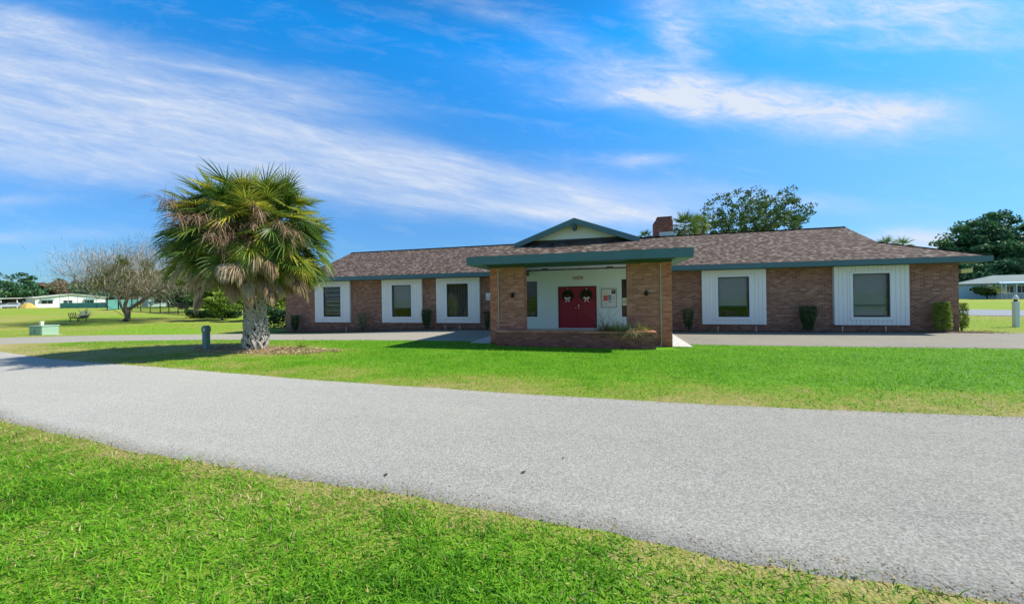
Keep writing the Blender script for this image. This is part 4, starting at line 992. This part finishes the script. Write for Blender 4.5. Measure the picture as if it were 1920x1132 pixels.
# dark hedge beyond the lawn
def hedge(px0, px1, dep, h, lab, leaf=L_hedge, w_=1.0, dns=900):
    a, b = Vector(at_ground(px0, dep)), Vector(at_ground(px1, dep)); L_ = (b-a).length; n = int(L_*dns)
    t = rng.random(n); q = rng.random((n, 2)); hh = h*(.8+.35*vnoise(t*L_, t*0, .7, 4)); d = (b-a).normalized(); nr = Vector((-d.y, d.x, 0))
    P = np.array(a)[None]+np.outer(t*L_, np.array(d))+np.outer((q[:, 0]-.5)*w_, np.array(nr)); P[:, 2] += q[:, 1]**.6*hh
    e = empty('hedge', a, label=lab, cat='hedge'); V, F = leaf_quads(P-np.array(a)[None], .16, rng, asp=.6); fast_obj('foliage', V, F, leaf, e, rng.random(n)*.7)
    b_ = MB(); b_.tube([d*.2+Vector((0, 0, .1)), d*(L_-.2)+Vector((0, 0, .1))], .03, 5)
    for k in range(int(L_/1.2)): p = d*(k*1.2+.5); b_.tube([(p.x, p.y, -.1), (p.x, p.y, h*.6)], [.03, .015], 5)
    b_.build('stem', M_barkdk, e)
hedge(352, 448, 40, .95, 'low dark hedge in shade left of the palm trunk')
hedge(500, 545, 27, 1.45, 'dark clipped hedge at the left corner of the clubhouse')

# ------------------------------------------------------------------ left lawn things
gp = G(83, 627.5)
e = empty('utility_cabinet', (gp[0], gp[1], gp[2]), R(12), label='low pale green utility cabinet on the lawn beside the driveway', cat='utility box')
b_ = MB(); b_.box(-.40, .40, -.38, .38, 0, .50, .02); b_.build('cabinet', M_boxg, e)
b_ = MB(); b_.box(-.43, .43, -.42, .42, .501, .56, .02); b_.build('lid', M_boxg, e)
b_ = MB(); b_.box(-.36, -.02, -.392, -.381, .06, .46); b_.box(.02, .36, -.392, -.381, .06, .46); b_.build('door', M_boxg, e)
b_ = MB(); b_.box(-.05, -.03, -.402, -.3925, .2, .3); b_.build('latch', M_black, e)
b_ = MB(); b_.box(-.46, .46, -.46, .46, -.1, -.001); b_.build('base', M_conc, e)
gp2 = G(78, 620)
e = empty('marker_post', gp2, label='short cream marker post behind the green utility cabinet', cat='post')
b_ = MB(); b_.box(-.10, .10, -.08, .08, -.1, .62, .01); b_.build('post', plain('cream_paint', (.66, .68, .42), .5), e); b_ = MB(); b_.box(-.12, .12, -.1, .1, .621, .68, .01); b_.build('cap', M_white, e)
gp = G(387, 655)
e = empty('cable_pedestal', gp, label='grey green cable pedestal with rounded top in the palm shadow', cat='utility pedestal')
b_ = MB(); b_.box(-.085, .085, -.08, .08, -.1, .70, .02); b_.build('housing', M_ped, e)
b_ = MB(); prof = [(-.095, .62), (-.095, .74), (-.065, .80), (0, .83), (.065, .80), (.095, .74), (.095, .62)]; b_.prism([(x, -.09, z) for x, z in prof], (0, .18, 0)); b_.build('hood', M_ped, e)
b_ = MB(); b_.box(.0, .06, -.098, -.0905, .64, .74, .003); b_.build('label_plate', M_white, e)
# bench-like swing seat at distance
gp = G(148, 603.5)
e = empty('lounge_bench', gp, R(20), label='dark metal lounge bench with curled ends on the left lawn', cat='bench')
e.scale = (.55, 1, 1)
b_ = MB()
for y in np.linspace(-.3, .3, 5): b_.tube([(-1.15, y, .85), (-1.0, y, .45), (-.8, y, .36), (.6, y, .40), (1.05, y, .55)], .035, 6)
b_.build('seat', M_black, e)
for x in (-.8, .6):
    for y in (-.32, .32): b_ = MB(); b_.tube([(x, y, -.05), (x, y, .38)], .04, 6); b_.build('leg', M_black, e)
b_ = MB()
for x in np.linspace(-.6, .5, 7): b_.tube([(x, .34, .38), (x+.12, .45, .95)], .022, 5)
b_.tube([(-.5, .45, .95), (.65, .45, .95)], .03, 6); b_.build('backrest', M_flash, e)
gp = G(158, 597)
clump('agave', gp, .3, 1.3, 90, L_grey, .7, .07, .35, (.4, 1), label='grey spiky agave plant behind the lounge bench', cat='plant')
# low weedy plants by the mulch
def weed(px, py, n, r_, h, mat, lab, name='weed_plant'):
    p = G(px, py); clump(name, p, r_, h, n, mat, 1.1, .016, .6, (.1, .9), label=lab, cat='plant')
weed(566, 652, 90, .16, .42, L_light, 'small yellow green weed on the mulch right of the palm')
weed(410, 657, 70, .18, .30, L_brown, 'dry brown weed between the pedestal and the palm')
weed(436, 655, 70, .2, .26, L_dead, 'dry tan tuft close to the left foot of the palm')
# leaf litter around the palm
n = 4600; a = rng.random(n)*2*np.pi; rr = np.sqrt(rng.random(n)); wv = .8+.4*vnoise(a*1.6, a*0, 1., 31); x = PALM[0]+.25+rr*wv*np.cos(a)*2.9; y = PALM[1]-.12+rr*wv*np.sin(a)*.8
P = np.stack([x, y, g(x, y)+.02+.035*rng.random(n)], 1); V, F = leaf_quads(P, .075, rng, .8, .35)
tag(fast_obj('leaf_litter', V, F, L_litter, None, .25+.75*rng.random(n)), kind='stuff')
n = 5000; x = np.concatenate([rng.uniform(-20, -5.1, n//2), rng.uniform(2.5, 14.6, n//2)]); y = rng.uniform(18.15, 18.8, len(x)); P = np.stack([x, y, g(x, y)+.03+.02*rng.random(len(x))], 1)
P[P[:, 0] > 13.45, 1] += rng.uniform(-.4, .6, (P[:, 0] > 13.45).sum())
V, F = leaf_quads(P, .05, rng, .8, .5); tag(fast_obj('mulch_chips', V, F, L_litter, None, rng.random(len(P))*.6), kind='stuff')
for (px, py), lab in (((724, 893), 'small dark dead leaf on the road, left one'), ((982, 888), 'small dark dead leaf near the middle of the road'), ((1076-20, 862), 'tiny dead leaf further up the road')):
    p = G(px, py); b_ = MB(); k = .030 if py > 870 else .016
    b_.add([(-k, 0, .004), (-k*.4, -k*.5, .012), (k*.5, -k*.4, .006), (k, 0, .014), (k*.4, k*.5, .004), (-k*.5, k*.45, .012), (0, 0, .016)], [(0, 1, 6), (1, 2, 6), (2, 3, 6), (3, 4, 6), (4, 5, 6), (5, 0, 6)])
    o = b_.build('dead_leaf', M_barkdk); o.location = (p[0], p[1], .014); o.rotation_euler.z = px*1.3; tag(o, label=lab, cat='leaf', group='dead leaves on the road')

# fences
def post_fence(name, pts, h, lab, mat, r_=.045, step=3., rails=(1., .02), mesh=True, cat='fence', screen=None):
    e = empty(name, pts[0], label=lab, cat=cat); o0 = Vector(pts[0])
    for a, b in zip(pts[:-1], pts[1:]):
        a, b = Vector(a), Vector(b); L_ = (b-a).length; n = max(1, round(L_/step))
        for k in range(n+1):
            p = a+(b-a)*k/n-o0; m_ = MB(); m_.tube([p+Vector((0, 0, -.2)), p+Vector((0, 0, h))], r_, 8); m_.lathe((p.x, p.y, h+p.z), [(r_, 0), (r_*1.3, .02), (r_*.4, .07)], 8); m_.build('post', mat, e)
        m_ = MB()
        for f in rails: m_.beam(a-o0+Vector((0, 0, h*f)), b-o0+Vector((0, 0, h*f)), .04, .04)
        m_.build('rail', mat, e)
        if mesh:
            m_ = MB(); d = (b-a).normalized(); k = 0.; s_ = .16
            while k < L_:
                for sg in (1, -1):
                    q0 = a-o0+d*(k if sg > 0 else k+h); q1 = q0+d*sg*h+Vector((0, 0, h))
                    m_.beam(q0, q1, .006, .006)
                k += s_
            m_.build('wire_mesh', mat, e)
        if screen:
            m_ = MB(); sc_ = screen; nn_ = int(L_/.5)
            V = []; d = (b-a).normalized(); nv = Vector((-d.y, d.x, 0))
            for k in range(nn_+1): p = a-o0+(b-a)*k/nn_+nv*(.06+.03*math.sin(k*1.7)); V += [p+Vector((0, 0, sc_[0])), p+Vector((0, 0, sc_[1]))]
            m_.add(V, [(2*k, 2*k+2, 2*k+3, 2*k+1) for k in range(nn_)]); m_.build('windscreen', M_teal_screen, e)
post_fence('chain_link_fence', [at_ground(247, 52), at_ground(300, 48), at_ground(352, 44)], 1.45, 'black chain link fence right of the bare tree trunk', M_black, .05, 3.)
post_fence('court_fence', [at_ground(112, 78), at_ground(216, 74)], 3.0, 'teal tennis court fence with windscreen in front of the white home', M_teal_screen, .04, 3., (.99, .5), False, screen=(.05, 1.15))
post_fence('court_fence', [at_ground(201, 56), at_ground(222, 60), at_ground(258, 70)], 3.4, 'tall dark court fence posts behind the trunk of the bare tree', M_black, .07, 4.5, (.99,), False, screen=(.1, 1.6))

# ------------------------------------------------------------------ far homes
def home(loc, rz, L_, Dp, h, rh, lab, wallm, roofm, wins, ext=None, cat='house', name='mobile_home'):
    e = empty(name, loc, rz, label=lab, cat=cat)
    b_ = MB(); b_.box(0, L_, 0, Dp, -.4, h); b_.build('wall', wallm, e)
    b_ = MB(); o_ = .5
    if name == 'blue_house':
        ym = Dp/2; E_ = [(-o_, -o_, h), (L_+o_, -o_, h), (L_+o_, Dp+o_, h), (-o_, Dp+o_, h)]; R_ = [(ym, ym, h+rh), (L_-ym, ym, h+rh)]
        b_.add(E_+R_+[(x_, y_, h-.12) for x_, y_, z_ in E_], [(0, 1, 5, 4), (1, 2, 5), (2, 3, 4, 5), (3, 0, 4), (0, 6, 7, 1), (1, 7, 8, 2), (2, 8, 9, 3), (3, 9, 6, 0), (6, 9, 8, 7)])
    else:
     for s_ in (0, 1):
        b_.prism([(L_/2, -o_, h+rh), (-o_ if s_ == 0 else L_+o_, -o_, h-.05), (-o_ if s_ == 0 else L_+o_, -o_, h+.10), (L_/2, -o_, h+rh+.16)], (0, Dp+2*o_, 0))
    b_.build('roof', roofm, e)
    if name != 'blue_house': b_ = MB(); b_.prism([(0, 0.02, h), (L_, .02, h), (L_/2, .02, h+rh)], (0, .1, 0)); b_.build('gable_wall', wallm, e)
    for x, w_, z0, z1 in wins:
        f = MB(); t_ = .06
        f.box(x-t_, x+w_+t_, -.06, 0, z1, z1+t_); f.box(x-t_, x+w_+t_, -.06, 0, z0-t_, z0); f.box(x-t_, x, -.06, 0, z0, z1); f.box(x+w_, x+w_+t_, -.06, 0, z0, z1)
        f.box(x+w_/2-.03, x+w_/2+.03, -.05, 0, z0, z1)
        w0 = f.build('window', M_white, e); p_ = MB(); p_.box(x, x+w_, -.03, -.01, z0, z1); p_.build('pane', M_bronze, w0)
    return e
def face_cam(loc): return math.atan2(loc[1], loc[0])-math.pi/2
hl = at_ground(66, 95)
hm = home(hl, face_cam(hl)+R(10), 12.6, 9, 2.55, .95, 'white mobile home with low pale gable roof on the far left', M_home_w, M_home_roof, [(1.0, 1.9, 1.0, 1.9), (4.7, 1.6, .7, 1.9), (8.6, 1.7, 1.1, 1.9)])
b_ = MB(); b_.prism([(.8, -.7, 1.9), (3.1, -.7, 1.9), (3.1, -.02, 2.25), (.8, -.02, 2.25)], (0, 0, .05)); b_.build('awning', M_ped, hm)
b_ = MB(); b_.prism([(8.4, -.7, 1.9), (10.5, -.7, 1.9), (10.5, -.02, 2.25), (8.4, -.02, 2.25)], (0, 0, .05)); b_.build('awning', M_ped, hm)
cl_ = at_ground(-40, 97)
e = empty('carport', cl_, face_cam(cl_)+R(10), label='open carport with flat pale roof left of the white mobile home', cat='carport')
b_ = MB(); b_.prism([(-2, -.5, 2.35), (8.9, -.5, 2.65), (8.9, -.5, 2.85), (-2, -.5, 2.55)], (0, 7, 0)); b_.build('roof', M_home_roof, e)
for x in (0, 3.5, 6.2): b_ = MB(); b_.box(x-.08, x+.08, 0, .16, -.3, 2.4+x*.02); b_.build('post', M_white, e)
b_ = MB(); b_.box(-2, 8.7, 6.3, 6.4, -.3, 2.4); b_.build('back_wall', M_bronze, e)
def car(loc, rz, lab, paint):
    e = empty('parked_car', loc, rz, label=lab, cat='car', group='cars parked under the carport')
    prof = [(-2.2, .35), (-2.25, .75), (-1.9, .95), (-1.2, 1.0), (-.7, 1.42), (.6, 1.45), (1.2, 1.02), (2.0, .85), (2.2, .6), (2.15, .35)]
    b_ = MB(); b_.prism([(x, -.85, z) for x, z in prof], (0, 1.7, 0)); b_.build('body', paint, e)
    b_ = MB(); b_.prism([(x, -.862, z) for x, z in [(-1.05, 1.03), (-.65, 1.36), (.55, 1.38), (1.0, 1.03)]], (0, 1.724, 0)); b_.build('window', M_bronze, e)
    for x in (-1.4, 1.4):
        for y in (-.82, .62): b_ = MB(); b_.tube([(x, y, .33), (x, y+.2, .33)], .33, 14); b_.build('wheel', M_tyre, e)
car(at_ground(26, 96), R(60), 'pale silver car parked in the carport on the far left', M_carp)
car(at_ground(2, 97), R(70), 'dark car at the far left edge in the carport', M_card)
tp = at_ground(52, 92); V = []; n = 12
b_ = MB(); b_.lathe((0, 0, 0), [(1.9, 0), (1.7, .4), (1.15, 1.0), (.55, 1.5), (.1, 1.62)], 9); o = b_.build('covered_heap', M_tarp); o.location = tp; o.scale = (1, .8, .85)
tag(o, label='yellow brown tarp covered heap between the carport and the white home', cat='tarp heap')
h2 = at_ground(278, 84)
home(h2, face_cam(h2)+R(8), 11, 8, 2.5, .7, 'pale teal home with large windows right of the bare tree', plain('mint_siding', (.50, .66, .60), .6), M_home_roof, [(1.0, 2.4, .8, 2.0), (4.2, 2.3, .8, 2.0), (7.6, 2.2, .8, 2.0)])
h3 = at_ground(470, 96)
wl = at_ground(350, 62)
# pale blue house on the right
h4 = at_ground(1798, 68)
ra = TH-R(52)
e = home(h4, face_cam(h4)+R(6), 30, 9, 2.75, 1.5, 'pale blue house with green grey roof and white railed porch at the right', M_home_b, M_home_roof2, [(1.2, .8, 1.45, 1.95), (5.2, .85, .7, 2.2), (6.4, 1.0, .7, 2.2), (7.9, 1.2, .7, 2.2)], name='blue_house')
b_ = MB(); b_.prism([(4.4, -1.6, 2.55), (22, -1.6, 2.55), (22, -1.6, 2.75), (4.4, -1.6, 2.75)], (0, 1.6, .2)); b_.build('porch_roof', M_home_b, e)
for x in (4.6, 5.05, 6.15, 7.6, 9.4, 12): b_ = MB(); b_.box(x-.05, x+.05, -1.55, -1.45, 0, 2.54); b_.build('porch_post', M_white, e)
b_ = MB(); b_.box(4.0, 14, -1.60, -1.56, .98, 1.06); b_.box(4.0, 14, -1.60, -1.56, .12, .2)
for k in range(60): x = 4.03+k*.165; b_.box(x-.04, x+.04, -1.595, -1.565, .2, .98)
b_.build('railing', M_white, e)
bp = at_ground(1851, 64)
tree('garden_shrub', bp, 2.5, 1.6, 'dark rounded shrub in front of the pale blue house', L_hedge, M_barkdk, 50, 110, .22, .5, .1, .6, .38, seed=71, fork=.1, cat='shrub')
clump('garden_palm', (bp[0]+.3, bp[1]-.9, bp[2]+1.3), .3, 2.0, 240, L_light, 1.1, .08, 1.0, (.5, 1), label='small bright green palm fronds over the dark shrub by the blue house', cat='plant')
# white post at the right
mp = G(1905, 613)
e = empty('lawn_post', mp, label='white post with a domed cap and dark band on the right lawn', cat='post')
b_ = MB(); b_.box(-.075, .075, -.075, .075, -.1, 1.08, .012); b_.build('post', plain('pale_blue_white_paint', (.58, .68, .70), .5), e)
b_ = MB(); b_.box(-.095, .095, -.095, .095, 1.081, 1.13, .01); b_.lathe((0, 0, 1.22), [(.09, 0), (.085, .08), (.05, .16), (.015, .19)], 14); b_.build('cap', M_white, e)
b_ = MB(); b_.lathe((0, 0, 1.131), [(.06, 0), (.06, .088)], 14); b_.build('lantern_band', M_black, e)

# ------------------------------------------------------------------ grass
def grass(name, n, xr, yr, keep, L, W, nseg, bend=.8, tb=0., dd=0., var=.4):
    x = rng.uniform(*xr, n); y = rng.uniform(*yr, n); k = keep(x, y); x, y = x[k], y[k]; n = len(x)
    dr_ = dry(x, y)+dd; P = np.stack([x, y, g(x, y)], 1)
    d = rng.normal(size=(n, 3))*[.75, .75, 0]+[0, 0, .8]; d /= np.linalg.norm(d, axis=1)[:, None]
    ln = L*(.45+.8*rng.random(n))*(.7+.6*vnoise(x, y, 3., 3))*(1+var*.7*(vnoise(x, y, 11., 23)-.5)); dryn = rng.random(n) < np.clip((dr_-.12)*1.25, .07, .93)
    tint = np.where(dryn, .62+.45*rng.random(n), .10+tb+.42*rng.random(n)+.15*(dr_-.3)+var*.42*(vnoise(x, y, 7., 21)-.5)+var*.3*(vnoise(x, y, 22., 22)-.5))
    ln = np.where(dryn, ln*.8, ln); d[dryn, 2] *= .35; d /= np.linalg.norm(d, axis=1)[:, None]
    V, F = blades(P, d, ln, W, bend, rng, nseg)
    return tag(fast_obj(name, V, F, L_grass, None, np.tile(np.clip(tint, 0, 1), nseg)), kind='stuff')
vis = lambda x, y, m_=.35: np.abs((x*cT+y*sT)/np.maximum(y*cT-x*sT, .1)) < 1.45+m_*.2
def jit(x, s_): return .10*(vnoise(x, x*0, 7., s_)-.42)+.05*(vnoise(x, x*0, 25., s_+1)-.5)
grass('grass', 430000, (-11, 3.2), (.7, 3.9), lambda x, y: (y < yn(x)+jit(x, 11)+.02) & vis(x, y) & ((y*cT-x*sT) > 1.6), .064, .0078, 2, tb=-.08, dd=.11, var=1.)
grass('grass', 520000, (-22, 16), (6.0, 13.8), lambda x, y: (y > yf(x)-jit(x, 13)-.01) & (y < dny(x)+.03) & vis(x, y, .2) & ~((y > 11.98) & (x > -4.3) & (x < 1.9)) & (rng.random(len(x)) < np.clip(1.5-(y-6)/9, .25, 1)), .060, .0105, 2, tb=.05)
grass('grass', 110000, (-45, -14), (8, 24), lambda x, y: (y > dfy(x)+.0) & vis(x, y, .2) & ~((x > -20.4) & (y > 18.2)), .08, .022, 1)
grass('grass', 26000, (13.6, 26), (18.2, 30), lambda x, y: (y > dfy(x)) & vis(x, y, .2) & (y < p1[1]+(x-p1[0])*L1.y/L1.x-.2), .08, .022, 1)

# grit, clippings and dry bits lying along both road edges
n = 9000; x = rng.uniform(-20, 6, n); e1 = rng.random(n) < .7; off = np.abs(rng.normal(size=n))*np.where(e1, .10, .09)
y = np.where(e1, yn(x)+off-.02, yf(x)-off+.02); P = np.stack([x, y, g(x, y)+.016], 1)
V, F = leaf_quads(P, .016, rng, .9, .45); tag(fast_obj('road_grit', V, F, L_litter, None, .45+.55*rng.random(n)), kind='stuff')
